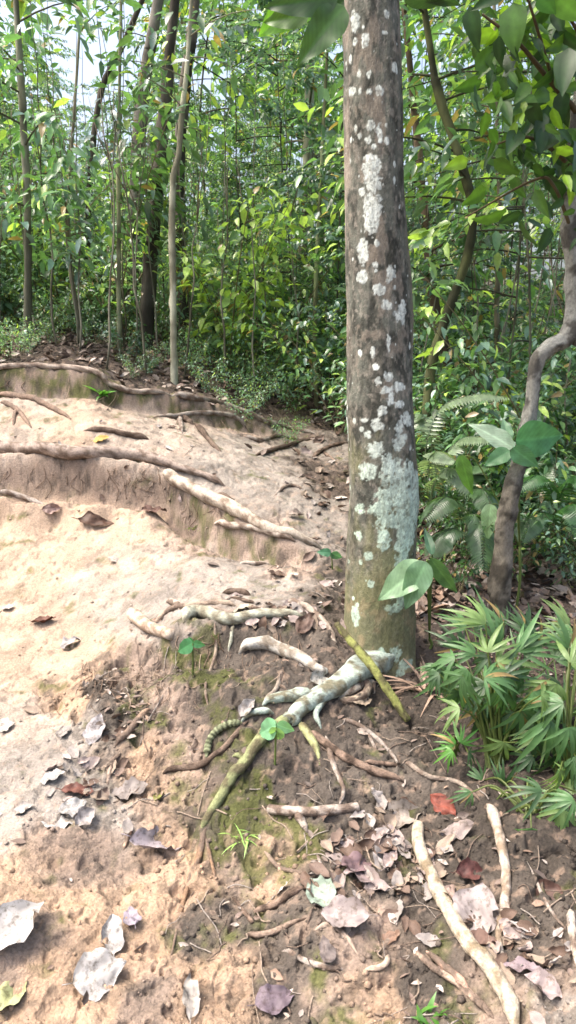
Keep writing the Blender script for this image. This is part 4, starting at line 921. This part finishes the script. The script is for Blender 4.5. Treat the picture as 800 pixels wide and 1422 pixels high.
broad_plant('aroid with large dull green leaves in front of the crooked tree trunk', (716, 850), [
    (712, 622, 652, 584, 2.95, .42, L(150, 172, 150), .5), (708, 626, 672, 646, 2.9, .6, L(90, 136, 92), .3), (716, 612, 786, 606, 2.9, .75, L(74, 122, 86), .25), (712, 622, 748, 650, 2.88, .6, L(90, 136, 100), .2), (706, 612, 700, 578, 3.0, .45, AR, .4),
    (640, 632, 655, 690, 3.1, .35, L(100, 140, 70), .2), (682, 700, 676, 752, 3.05, .45, L(150, 180, 140), .2)], lift=.30, seed=3)
broad_plant('large pale green heart-shaped leaf plant against the foot of the lichened trunk', (596, 900), [
    (590, 785, 522, 832, 2.55, .55, L(118, 148, 114), .3), (592, 780, 560, 848, 2.52, .5, L(104, 138, 106), .2), (598, 775, 636, 830, 2.6, .3, L(92, 126, 84), .3), (600, 770, 590, 730, 2.65, .3, BL, .3)], lift=.05, seed=8)
def fern(label, base_px, fronds, seed=0, name='fern', w=.035, c=L(96, 122, 84)):
    b = hit(*base_px); e = empty(name, b, label, 'fern')
    for k, fr in enumerate(fronds):
        P = [b] + [at(x, y, Yy) for x, y, Yy in fr]; Q = catmull(P, 10); n = len(Q)
        V, fs = tube(Q, np.linspace(.003, .0012, n), 4, caps=False); parts = [(V, fs, np.broadcast_to(c * .7, V.shape))]
        T = np.gradient(Q, axis=0); T /= np.linalg.norm(T, axis=1, keepdims=True)
        st = n // 3; idx = np.linspace(st, n - 1, 34); Pq = np.stack([np.interp(idx, np.arange(n), Q[:, i]) for i in range(3)], 1); Tq = np.stack([np.interp(idx, np.arange(n), T[:, i]) for i in range(3)], 1)
        for sgn in (1, -1):
            sd = np.cross(Tq, [0, 0, 1]) * sgn; sd /= np.linalg.norm(sd, axis=1, keepdims=True) + 1e-6
            x = sd * .9 + Tq * .35 + np.array([0, 0, -.25]); x /= np.linalg.norm(x, axis=1, keepdims=True)
            z = np.cross(x, Tq); z /= np.linalg.norm(z, axis=1, keepdims=True); z *= np.sign(z[:, 2:3] + 1e-9); y = np.cross(z, x)
            M = np.stack([x, y, z], -1); S = w * 2.4 * np.sin(np.linspace(.35, 3.0, 34)) ** .7 + .006
            parts.append(scatter(tmpl_simple(.2, .02, .2), Pq, M, S, np.repeat(c[None], 34, 0) * (.8 + .4 * R.rand(34, 1))))
        V, fs, cc_ = join(parts); build('frond', V - b, fs, M_LEAF, e, cc_, smooth=False)
fern('arching grey-green fern right of the lichened trunk', (598, 720), [[(590, 640, 3.5), (610, 570, 3.45), (660, 548, 3.4), (705, 552, 3.35)], [(600, 620, 3.6), (590, 580, 3.6), (578, 575, 3.6)], [(605, 660, 3.5), (640, 610, 3.4), (690, 610, 3.3)], [(595, 660, 3.4), (605, 628, 3.3), (632, 640, 3.2)], [(600, 680, 3.4), (625, 650, 3.3), (660, 690, 3.2)]], c=L(126, 146, 116))
fern('dull green fern drooping in the shade left of the crooked trunk', (640, 800), [[(640, 720, 3.2), (620, 690, 3.1), (590, 720, 3.0)], [(645, 700, 3.3), (670, 680, 3.2), (690, 720, 3.1)], [(640, 740, 3.1), (615, 740, 3.0), (596, 770, 2.95)], [(650, 720, 3.2), (668, 730, 3.1), (672, 790, 3.0)], [(645, 690, 3.3), (655, 650, 3.3), (680, 650, 3.2)]], c=L(84, 112, 78))
fern('green fern at the right edge behind the palm', (770, 780), [[(770, 700, 3.6), (750, 660, 3.5), (715, 680, 3.4)], [(775, 700, 3.6), (800, 660, 3.5), (830, 690, 3.4)], [(770, 720, 3.5), (740, 715, 3.4), (725, 750, 3.3)], [(780, 730, 3.5), (800, 700, 3.3), (812, 750, 3.2)], [(772, 690, 3.6), (770, 640, 3.7), (750, 610, 3.7)]], c=L(66, 104, 60))

# ------------------------------------------------------------------ fan palms, lower right
def fan_leaf(hub, tip_dir, nrm, size, seed, c, nlf=9, spread=1.9, lw=.135):
    """finger-like leaflets from one point"""
    rs = np.random.RandomState(seed); x = tip_dir / np.linalg.norm(tip_dir); z = nrm - x * np.dot(nrm, x); z /= np.linalg.norm(z); y = np.cross(z, x); parts = []
    for i in range(nlf):
        a = (i / (nlf - 1) - .5) * spread * 1.15 + rs.randn() * .10; d = x * math.cos(a) + y * math.sin(a); yy = np.cross(z, d)
        ln = size * 1.3 * (1 - .28 * abs(i / (nlf - 1) - .5) * 2) * (.7 + .45 * rs.rand()); zz = z + rs.randn(3) * .12; zz /= np.linalg.norm(zz)
        T = tmpl_leaf(w=lw, fold=.025, droop=.35 + .6 * rs.rand(), nl=8, nw=1, seed=i, wave=.0, base=.75)
        parts.append(scatter(T, hub[None], np.stack([d, yy, zz], 1)[None], [ln], ((c if rs.rand() > .04 else L(140, 120, 78)) * (.8 + .4 * rs.rand()))[None]))
    return join(parts)
def fan_palm(label, base_px, fans, seed, group=None, seg=7, extra=0):
    rx = np.random.RandomState(seed + 60); f0 = list(fans)
    for _ in range(extra):
        q = f0[rx.randint(len(f0))]; fans = fans + [(q[0] + rx.randn() * 20, q[1] + rx.randn() * 20 + 6, q[2] + .06 * rx.randn(), q[3] + rx.randn() * 30, q[4] * (.8 + .3 * rx.rand()), [PA, PB, PC][rx.randint(3)])]
    b = hit(*base_px); b[2] -= .01; e = empty('fan_palm', b, label, 'palm', group); rs = np.random.RandomState(seed)
    for k, (hx, hy, Y, ang, sz, c) in enumerate(fans):
        h = at(hx, hy, Y); u = math.cos(rad(ang)); v = math.sin(rad(ang))
        d = RT * u + UP * v + FW * rs.randn() * .25; n_ = -FW * .75 + UP * .65 + RT * rs.randn() * .3
        V, fs, cc_ = fan_leaf(h, d, n_, sz, seed * 50 + k, c, nlf=7 + rs.randint(4), spread=1.6 + .7 * rs.rand())
        Q = catmull([b + rs.randn(3) * [.015, .015, 0], (b * .45 + h * .55) + np.array([0, .02, .04]), h], 6); Vp, fp = tube(Q, np.linspace(.0045, .0022, len(Q)), 5, caps=False)
        V, fs, cc_ = join([(V, fs, cc_), (Vp, fp, np.broadcast_to(L(96, 110, 58), Vp.shape))])
        build('frond', V - b, fs, M_BIG, e, cc_)
    return e
PA, PB, PC = L(82, 116, 72), L(56, 84, 50), L(112, 138, 82)
fan_palm('bushy fan palm with finger-like leaflets below the crooked tree', (690, 1060), [
    (632, 915, 2.25, 190, .085, PA), (660, 908, 2.3, 150, .095, PA), (690, 895, 2.35, 100, .10, PA), (718, 905, 2.3, 60, .10, PA), (650, 930, 2.2, 230, .09, PA), (690, 920, 2.2, 20, .10, PC), (720, 930, 2.2, 300, .10, PA),
    (745, 900, 2.35, 90, .10, PB), (770, 915, 2.3, 40, .10, PA), (640, 960, 2.15, 250, .08, PB), (700, 960, 2.15, 270, .11, PA), (740, 960, 2.15, 320, .10, PA), (675, 950, 2.2, 200, .09, PB), (760, 950, 2.2, 250, .11, PC), (670, 985, 2.2, 260, .09, PB), (715, 990, 2.15, 240, .09, PB), (640, 900, 2.45, 120, .09, PB), (730, 875, 2.5, 80, .09, PB), (700, 870, 2.55, 120, .09, PA),
    (610, 925, 2.3, 210, .07, PA)], 1, extra=22)
fan_palm('second fan palm with drooping fronds cut by the right edge', (790, 1090), [
    (790, 900, 2.3, 100, .10, PA), (800, 930, 2.2, 60, .10, PC), (765, 1000, 2.05, 250, .11, PA), (790, 1010, 2.0, 280, .11, PA), (780, 970, 2.1, 200, .10, PA), (745, 1010, 2.1, 230, .10, PB), (800, 1050, 2.0, 260, .10, PA), (770, 1050, 2.05, 270, .09, PB), (740, 1050, 2.1, 210, .08, PB), (810, 970, 2.15, 20, .10, PA), (790, 890, 2.35, 140, .09, PC), (815, 1080, 1.95, 300, .09, PA)], 2, extra=14)
fan_palm('small fan palm spreading low under the larger palms', (735, 1130), [
    (738, 1150, 1.86, 262, .075, L(108, 150, 100)), (690, 1110, 2.0, 320, .07, PA), (785, 1110, 1.92, 180, .08, PA), (782, 1125, 1.88, 250, .075, PC), (800, 1100, 1.95, 30, .07, PB), (655, 1100, 2.0, 200, .05, PA), (700, 1090, 2.05, 90, .06, PB)], 3, extra=8)
fan_palm('low green seedling palm at the left of the bushy palm', (632, 1050), [(632, 1035, 2.12, 150, .055, L(80, 130, 56)), (640, 1032, 2.12, 60, .055, L(80, 130, 56)), (628, 1042, 2.1, 220, .05, L(90, 140, 60)), (650, 1045, 2.1, 330, .05, PB)], 4)
# long grass-like blades among the palms
def blades(label, base_px, n, h, seed, c, spread=.3, wd=.05, name='grass_tuft', cat='grass tuft', droop=.5, mat=None):
    b = hit(*base_px); rs = np.random.RandomState(seed); az = rs.rand(n) * 6.28; pi_ = 1.35 - spread * rs.rand(n) * 2
    T = tmpl_leaf(w=wd, fold=.01, droop=droop, nl=8, nw=1, wave=0, base=.5)
    lv = scatter(T, rs.randn(n, 3) * [.012, .012, 0] * 1.0, rots(az, pi_, rs.randn(n) * .3), h * (.5 + .7 * rs.rand(n)), np.repeat(c[None], n, 0) * (.7 + .6 * rs.rand(n, 1)))
    o = build(name, lv[0], lv[1], mat or M_LEAF, None, lv[2]); o.location = b - np.array([0, 0, .005]); return tag(o, label, cat)
blades('tall grassy blades rising among the fan palms at the right edge', (770, 1000), 46, .22, 5, L(100, 140, 66), .45, .05)
blades('small star-shaped grass tuft on the mossy mound face', (335, 1162), 24, .062, 6, L(140, 176, 96), .75, .09)
blades('tiny green seedling at the bottom edge beside the frayed root', (597, 1408), 12, .04, 7, L(90, 140, 60), .7, .3, 'seedling', 'seedling')
blades('tiny green weed below the mossy top bank', (143, 548), 14, .10, 8, L(84, 132, 60), .8, .35, 'weed', 'weed')
blades('drooping dead brown fronds hanging right of the tree foot', (592, 962), 40, .17, 9, L(146, 124, 108), 1.0, .09, 'dead_fronds', 'dead fronds', .9, M_DEAD)
blades('wispy green grass on the mossy step face beneath the diagonal root', (268, 735), 16, .08, 12, L(120, 140, 66), .5, .06)
broad_plant('two-leaved green seedling on top of the mound', (268, 940), [(268, 893, 244, 906, 2.5, .6, L(66, 122, 80), .2), (268, 893, 285, 897, 2.5, .65, L(78, 132, 86), .2), (268, 893, 262, 884, 2.52, .5, L(74, 124, 78), .4)], seed=20, name='seedling', cat='seedling')
broad_plant('small dark seedling with folded leaves beside the end of the diagonal root', (462, 790), [(460, 768, 440, 766, 3.4, .6, L(66, 110, 84), .2), (460, 768, 476, 776, 3.38, .6, L(80, 120, 96), .4)], seed=22, name='seedling', cat='seedling')
broad_plant('seedling with pale blue-green leaves growing beside the lichened root', (382, 1060), [(384, 1008, 356, 1020, 2.12, .65, L(120, 170, 130), .2), (384, 1006, 410, 1016, 2.12, .6, L(130, 176, 130), .2), (384, 1008, 372, 996, 2.14, .5, L(130, 170, 130), .3), (384, 1010, 386, 1032, 2.1, .5, L(140, 180, 120), .3)], seed=24, name='seedling', cat='seedling')

# ------------------------------------------------------------------ fallen leaves
def gnormal(x, y, e=.03):
    hx = (H(x + e, y) - H(x - e, y)) / (2 * e); hy = (H(x, y + e) - H(x, y - e)) / (2 * e)
    n = np.array([-hx[0], -hy[0], 1.0]); return n / np.linalg.norm(n)
def dead_tmpl(seed, w=.5, nl=14, nw=5):
    rs = np.random.RandomState(seed)
    V, fs = tmpl_leaf(w=w, fold=.05 * rs.rand(), droop=-.12 * rs.rand(), nl=nl, nw=nw, wave=.03, curl=.35 * rs.rand(), seed=seed * 2.1, base=.7 + .3 * rs.rand())
    V = V - np.array([.5, 0, 0])
    V[:, 1] += .06 * fbm(V[:, 0], V[:, 0] * 0, 3, 2, seed) + .05 * V[:, 1] * np.sign(V[:, 1]) * 0
    V[:, 1] *= 1 + .35 * fbm(V[:, 0], np.sign(V[:, 1]), 9, 2, seed + 4)
    V[:, 2] += .16 * fbm(V[:, 0], V[:, 1], 5, 3, seed + 7)
    # stalk
    q = np.array([[-.5, 0, 0], [-.6, .01, .01], [-.68, .03, .0]]) ; v, f = tube(q, [.012, .009, .009], 5)
    q = np.stack([np.linspace(-.5, .47, 8), np.zeros(8), np.zeros(8)], 1)
    V, fs, _ = join([(V, fs, np.ones(3)), (v, f, np.ones(3))])
    V[:, 2] -= V[:, 2].min() * .6
    return V, fs
def place_leaf(name, label, cat, group, T, px, py, length_px, ang, col, lift=.003, tilt=.1, rs=R, mat=None):
    p = hit(px, py); n = gnormal(p[0], p[1]); n = n + rs.randn(3) * tilt; n /= np.linalg.norm(n)
    dep = np.dot(p - EYE, FW); a = rad(ang)
    # direction on the ground matching the angle seen
    x = RT * math.cos(a) + np.array([0, 1.0, 0]) * math.sin(a); x = x - n * np.dot(x, n); x /= np.linalg.norm(x); y = np.cross(n, x)
    ln = length_px * dep / F
    V0, fs = T; V = (V0 @ np.stack([x, y, n], 0)) * ln
    col = np.asarray(col) * .46
    o = build(name, V, fs, mat or M_DEAD, None, np.broadcast_to(col, V.shape) * (1 + .5 * fbm(V0[:, 0], V0[:, 1], 5, 3, int(px)) + .22 * np.exp(-(V0[:, 1] / .02) ** 2) + .10 * np.sin(V0[:, 0] * 55 - np.abs(V0[:, 1]) * 40))[:, None]); o.location = p + n * lift
    return tag(o, label, cat, group)
SIL = L(208, 204, 200); PNK = L(184, 168, 162); BRN = L(120, 98, 84); RED = L(140, 80, 66); TANL = L(176, 158, 140); GRY = L(172, 164, 158)
big = [
 ('fallen_leaf', 'large silvery grey leaf with dark blotches at the lower left edge', 22, 1292, 105, 58, SIL, .5), ('fallen_leaf', 'speckled silvery leaf on the orange clay near the bottom', 138, 1355, 75, 28, SIL, .7), ('fallen_leaf', 'narrow silvery leaf standing above the speckled one', 157, 1300, 62, 105, SIL, .42),
 ('fallen_leaf', 'long pale lilac leaf lying on the clay below the mossy root', 218, 1176, 84, 17, L(198, 186, 190), .42), ('fallen_leaf', 'pale yellow-green leaf cut by the lower left corner', 14, 1388, 66, 65, L(200, 204, 150), .55), ('bark_strip', 'short white bark strip at the bottom edge', 263, 1388, 74, 98, L(208, 200, 190), .3),
 ('fallen_leaf', 'lilac crumpled leaf near the bottom centre left', 183, 1278, 44, 115, L(176, 166, 178), .5), ('fallen_leaf', 'brown curled leaf alone on the peach clay', 60, 866, 34, 8, L(120, 72, 52), .5), ('fallen_leaf', 'small white leaf on the mid path', 157, 780, 20, 150, L(220, 208, 196), .7), ('fallen_leaf', 'white torn leaf fragment beneath the brown curled leaf', 100, 896, 36, 50, L(220, 214, 210), .45),
 ('fallen_leaf', 'small white leaf at the left edge on the smooth dust', 8, 1009, 28, 10, L(224, 216, 206), .75), ('fallen_leaf', 'small white leaf at the far left below the root step', 12, 846, 18, 20, L(220, 212, 204), .7), ('fallen_leaf', 'dull pink-brown leaf under the diagonal root on the step face', 214, 712, 38, 32, L(132, 100, 88), .5), ('fallen_leaf', 'dark rotten leaf half sunk in the peach clay', 134, 727, 52, 5, L(110, 82, 66), .35),
 ('fallen_leaf', 'yellow leaf beside the dark half-buried root', 141, 611, 24, 5, L(220, 184, 90), .5), ('fallen_leaf', 'pinkish leaf at the end of the straight left root', 72, 707, 26, 15, L(196, 166, 156), .5), ('fallen_leaf', 'pale leaf in the dust left of the reddish scrap', 74, 1082, 38, 12, SIL, .55), ('fallen_leaf', 'white leaf lying alone at the left, lower dust', 33, 1127, 30, 25, L(216, 206, 198), .6),
 ('fallen_leaf', 'reddish crumpled leaf scrap among silver leaves', 108, 1103, 46, 5, L(150, 100, 86), .5), ('fallen_leaf', 'silvery leaf right beside the reddish scrap', 100, 1125, 42, 40, SIL, .6), ('fallen_leaf', 'pale leaf just below the reddish scrap', 82, 1148, 52, 8, SIL, .45), ('fallen_leaf', 'small pale leaf right of the silver group', 118, 1137, 34, 60, L(210, 202, 198), .6),
 ('fallen_leaf', 'white crumpled leaf at the broken left edge of the mound', 135, 1015, 44, 70, L(208, 202, 202), .6), ('fallen_leaf', 'grey leaf standing in the hollow left of the mound', 88, 1020, 34, 100, GRY, .5), ('fallen_leaf', 'grey flat leaf below the crumbling edge', 182, 1100, 56, 6, L(160, 150, 144), .5), ('fallen_leaf', 'small mossy yellow leaf under the mound face', 222, 1110, 24, 80, L(150, 150, 80), .6),
 ('fallen_leaf', 'bright red-brown leaf standing near the palms', 615, 1120, 44, 125, L(160, 84, 66), .55), ('fallen_leaf', 'dull red leaf right of the long pale root', 650, 1213, 44, 10, L(122, 78, 72), .6), ('bark_piece', 'large flaking pale bark piece between the two pale roots', 663, 1267, 78, 60, L(196, 184, 180), .7), ('fallen_leaf', 'oval tan leaf left of the large bark piece', 628, 1245, 34, 75, L(184, 160, 148), .55),
 ('fallen_leaf', 'brown oval leaf at the lower right', 762, 1240, 56, 125, L(122, 92, 82), .5), ('fallen_leaf', 'brown leaf beneath the large bark piece', 668, 1316, 46, 5, L(136, 106, 92), .6), ('bark_piece', 'flaking bark piece with pale green lichen at its top left', 448, 1243, 58, 118, L(184, 204, 186), .6), ('bark_piece', 'broad pinkish grey bark piece under the lichened piece', 482, 1276, 68, 170, L(186, 172, 168), .6),
 ('fallen_leaf', 'pale broad leaf at the head of the long pale root', 560, 1137, 64, 10, L(190, 178, 166), .5), ('fallen_leaf', 'pale brown leaf right of the root head', 634, 1157, 56, 10, L(180, 164, 156), .4), ('fallen_leaf', 'small white leaf above the level grey root, right', 522, 1110, 30, 140, L(196, 188, 184), .6), ('fallen_leaf', 'light leaf standing beside the end of the level grey root', 512, 1142, 24, 110, L(204, 198, 190), .55),
 ('fallen_leaf', 'long curled pale leaf in the centre of the lower litter', 543, 1200, 42, 60, L(190, 172, 168), .4), ('fallen_leaf', 'pinkish leaf stack left of the long pale root', 505, 1230, 62, 175, L(182, 162, 160), .5), ('fallen_leaf', 'purplish leaf above the pinkish leaf stack', 492, 1205, 56, 30, L(150, 124, 126), .5), ('fallen_leaf', 'pale leaf by the bottom right corner', 752, 1376, 54, 150, L(206, 188, 184), .55), ('fallen_leaf', 'lilac grey leaf near the right corner above the pale one', 728, 1352, 52, 160, L(168, 150, 154), .5),
 ('fallen_leaf', 'purple grey leaf at the bottom centre', 382, 1390, 60, 20, L(132, 116, 126), .6), ('fallen_leaf', 'small orange-brown leaf right of the tree foot litter', 545, 1305, 30, 20, L(176, 142, 120), .5), ('fallen_leaf', 'grey leaf near the lower path centre', 455, 1322, 40, 95, L(130, 118, 114), .5), ('fallen_leaf', 'grey pale leaf on the upper dusty path', 410, 718, 26, 30, L(180, 164, 152), .5),
 ('fallen_leaf', 'pale leaf on the top of the lichened root', 440, 945, 36, 45, L(206, 202, 192), .5), ('fallen_leaf', 'pale leaf under the green stick', 500, 975, 40, 35, L(196, 178, 156), .4), ('fallen_leaf', 'white leaf by the striped frond', 345, 985, 34, 55, L(190, 184, 180), .5), ('fallen_leaf', 'brown leaf just above the mossy root on the mound', 425, 868, 40, 60, L(120, 96, 84), .5),
 ('fallen_leaf', 'cream leaf above the curling root on the mound top', 338, 848, 30, 20, L(210, 202, 180), .5)]
for i, (nm, lb, px, py, ln, ang, c, w) in enumerate(big):
    place_leaf(nm, lb, 'bark' if 'bark' in nm else 'leaf', None, dead_tmpl(500 + i, w * 1.15), px, py, ln, ang, c, lift=.006, tilt=.16)
# small countable ones sharing five shapes
def small_leaves():
    rs = np.random.RandomState(77); cols = [PNK, GRY, BRN, TANL, L(200, 190, 184), L(134, 114, 102)]
    meshes = []
    for k in range(10):
        V0, fs = dead_tmpl(700 + k, .4 + .2 * rs.rand(), 9, 3)
        o = build('small_leaf', V0, fs, M_DEAD, None, np.broadcast_to(cols[k % 6] * .62, V0.shape) * (1 + .2 * fbm(V0[:, 0], V0[:, 1], 6, 2, k))[:, None]); meshes.append(o.data); bpy.data.objects.remove(o)
    reg = [  # centre, spread, count, size px, group, label
        ((520, 1215), (75, 65), 95, 30, 'small dead leaves heaped on the lower slope', 'small curled dead leaf in the heap between the bark pieces and the long pale root'),
        ((130, 1070), (55, 60), 26, 22, 'small dead leaves in the hollow left of the mound', 'small dry dead leaf in the hollow at the left foot of the mound'),
        ((440, 690), (28, 90), 36, 16, 'small dead leaves by the path edge left of the trunk', 'small dry dead leaf at the path edge left of the trunk'),
        ((390, 850), (65, 28), 40, 20, 'small dead leaves on the mound top', 'small dead leaf among the roots on the mound top'),
        ((720, 1320), (70, 70), 40, 28, 'small dead leaves in the lower right corner', 'small dead leaf on the slope in the lower right corner'),
        ((240, 640), (160, 60), 18, 12, 'small dead leaves on the upper path', 'tiny dead leaf on the upper path')]
    for (cx, cy), (sx, sy), n, sz, g, lb in reg:
        for _ in range(n):
            px, py = cx + rs.randn() * sx * .6, cy + rs.randn() * sy * .6
            if py > 1425 or px < -10 or px > 810: continue
            if 478 < px < 575 and py < 935: continue
            p = hit(px, py); nn = gnormal(p[0], p[1], .02) + rs.randn(3) * .3; nn /= np.linalg.norm(nn)
            x = rs.randn(3); x -= nn * np.dot(x, nn); x /= np.linalg.norm(x); y = np.cross(nn, x)
            s = sz * (.6 + .8 * rs.rand()) * np.dot(p - EYE, FW) / F
            o = bpy.data.objects.new('small_leaf', meshes[rs.randint(10)]); C.objects.link(o)
            from mathutils import Matrix
            o.matrix_world = Matrix([[x[0] * s, y[0] * s, nn[0] * s, p[0]], [x[1] * s, y[1] * s, nn[1] * s, p[1]], [x[2] * s, y[2] * s, nn[2] * s, p[2] + .004], [0, 0, 0, 1]])
            tag(o, lb, 'leaf', g)
small_leaves()
# uncountable litter of the forest floor and crumbs on the clay
def litter():
    rs = np.random.RandomState(88); n = 30000
    u = (rs.rand(n) - .5) * 1.3; y = 1.2 * np.exp(rs.rand(n) * math.log(9.5 / 1.2)); x = u * y
    s = soil(x, y); isf = sstep(1.1, .3, np.linalg.norm(s[:, :3] - FLOOR, axis=1) / .12)
    dark = sstep(.9, 0, np.linalg.norm(s[:, :3] - DARK, axis=1) / .14)
    pr = .008 + .9 * sstep(1.03, 1.15, s[:, 3]) * isf + .05 * dark
    keep = rs.rand(n) < pr
    x, y = x[keep], y[keep]; n = len(x); z = H(x, y) + .004
    P = np.stack([x, y, z], 1); M = rots(rs.rand(n) * 6.28, rs.randn(n) * .35, rs.randn(n) * .5)
    near = (y < 3)
    cols = np.array([L(118, 102, 92), L(100, 88, 80), L(150, 138, 128), L(160, 150, 142), L(86, 76, 70), L(136, 114, 98)])[rs.randint(6, size=n)] * (.7 + .6 * rs.rand(n, 1))
    S = np.where(y < 3, .018 + .03 * rs.rand(n) ** 2, .04 + .06 * rs.rand(n))
    a, b, c = scatter(tmpl_simple(.5, .1, -.1), P, M, S, cols)
    o = build('leaf_litter', a, b, M_DEAD, None, c, smooth=False); tag(o, 'loose brown leaf litter strewn over the forest floor and mound', 'leaf litter', kind='stuff')
    # twigs and rootlets
    n = 900; u = (rs.rand(n) - .5) * 1.0; y = 1.25 * np.exp(rs.rand(n) * math.log(6.5 / 1.25)); x = u * y
    s = soil(x, y); pr = .04 + .8 * sstep(.75, 1.0, s[:, 3]); keep = rs.rand(n) < pr; parts = []
    for a_, b_ in zip(x[keep], y[keep]):
        ln = (.015 + .05 * rs.rand() ** 2) * (b_ ** .6); az = rs.rand() * 6.28; q = np.linspace(-1, 1, 4)
        xs = a_ + np.cos(az) * ln * q + rs.randn(4) * .004; ys = b_ + np.sin(az) * ln * q + rs.randn(4) * .004
        Q = np.stack([xs, ys, H(xs, ys) + .003 + .004 * rs.rand()], 1); V, fs = tube(catmull(Q, 3), .0008 + .0015 * rs.rand(), 5); parts.append((V, fs, np.broadcast_to([GREY * .6, RBROWN * .7, TANL * .6][rs.randint(3)], V.shape)))
    V, fs, c = join(parts); o = build('twig_litter', V, fs, M_ROOT, None, c); tag(o, 'fine twigs and rootlets strewn over the soil', 'twig litter', kind='stuff')
    # clods and pebbles of soil
    n = 9000; u = (rs.rand(n) - .5) * 1.0; y = 1.25 * np.exp(rs.rand(n) * math.log(5.5 / 1.25)); x = u * y
    s = soil(x, y); pr = .14 + .7 * sstep(.5, 1.3, s[:, 3]); keep = rs.rand(n) < pr; x, y = x[keep], y[keep]; s = s[keep]; n = len(x)
    ico = np.array([(0, 0, 1), (.9, 0, .2), (.28, .85, .2), (-.72, .53, .25), (-.72, -.53, .15), (.28, -.85, .25), (0, 0, -.6)]) ; fi = np.array([(0, 1, 2), (0, 2, 3), (0, 3, 4), (0, 4, 5), (0, 5, 1), (6, 2, 1), (6, 3, 2), (6, 4, 3), (6, 5, 4), (6, 1, 5)])
    S = (.003 + .010 * rs.rand(n) ** 3); P = np.stack([x, y, H(x, y)], 1)
    a, b, c = scatter((ico, [fi]), P, rots(rs.rand(n) * 6.28, rs.randn(n) * .6, rs.randn(n) * .6), S, s[:, :3] * (.8 + .5 * rs.rand(n, 1)))
    o = build('soil_crumbs', a, b, M_SOIL, None, c, smooth=True); tag(o, 'small clods and crumbs of loose soil on the slope', 'soil crumbs', kind='stuff')
litter()

# ------------------------------------------------------------------ light
SUN_EL, SUN_AZ = rad(64), rad(-95)       # azimuth from +Y towards +X
sun = bpy.data.lights.new('sun', 'SUN'); so = bpy.data.objects.new('sun', sun); C.objects.link(so)
sun.energy = .9; sun.angle = rad(30); sun.color = (1, .985, .96)
from mathutils import Vector
sd = Vector((math.sin(SUN_AZ) * math.cos(SUN_EL), math.cos(SUN_AZ) * math.cos(SUN_EL), math.sin(SUN_EL)))
so.rotation_euler = sd.to_track_quat('Z', 'Y').to_euler()
sc = bpy.context.scene
w = bpy.data.worlds.new('World'); sc.world = w; w.use_nodes = True
nt = w.node_tree; nt.nodes.clear(); o = nt.nodes.new('ShaderNodeOutputWorld'); bg = nt.nodes.new('ShaderNodeBackground'); sk = nt.nodes.new('ShaderNodeTexSky')
sk.sky_type = 'NISHITA'; sk.sun_disc = False; sk.sun_elevation = SUN_EL; sk.sun_rotation = SUN_AZ; sk.air_density = 1.0; sk.dust_density = 9.0; sk.ozone_density = 1.0
bg.inputs['Strength'].default_value = .15
nt.links.new(sk.outputs[0], bg.inputs[0]); nt.links.new(bg.outputs[0], o.inputs[0])
sc.view_settings.view_transform = 'Standard'; sc.view_settings.look = 'None'; sc.view_settings.exposure = 1.7; sc.view_settings.gamma = 1
sc.view_settings.use_curve_mapping = False
sc.render.engine = 'CYCLES'; sc.cycles.use_denoising = True
sc.cycles.max_bounces = 6; sc.cycles.diffuse_bounces = 4; sc.cycles.transmission_bounces = 3; sc.cycles.glossy_bounces = 2
sc.cycles.sample_clamp_indirect = 6; sc.cycles.filter_width = 1.6
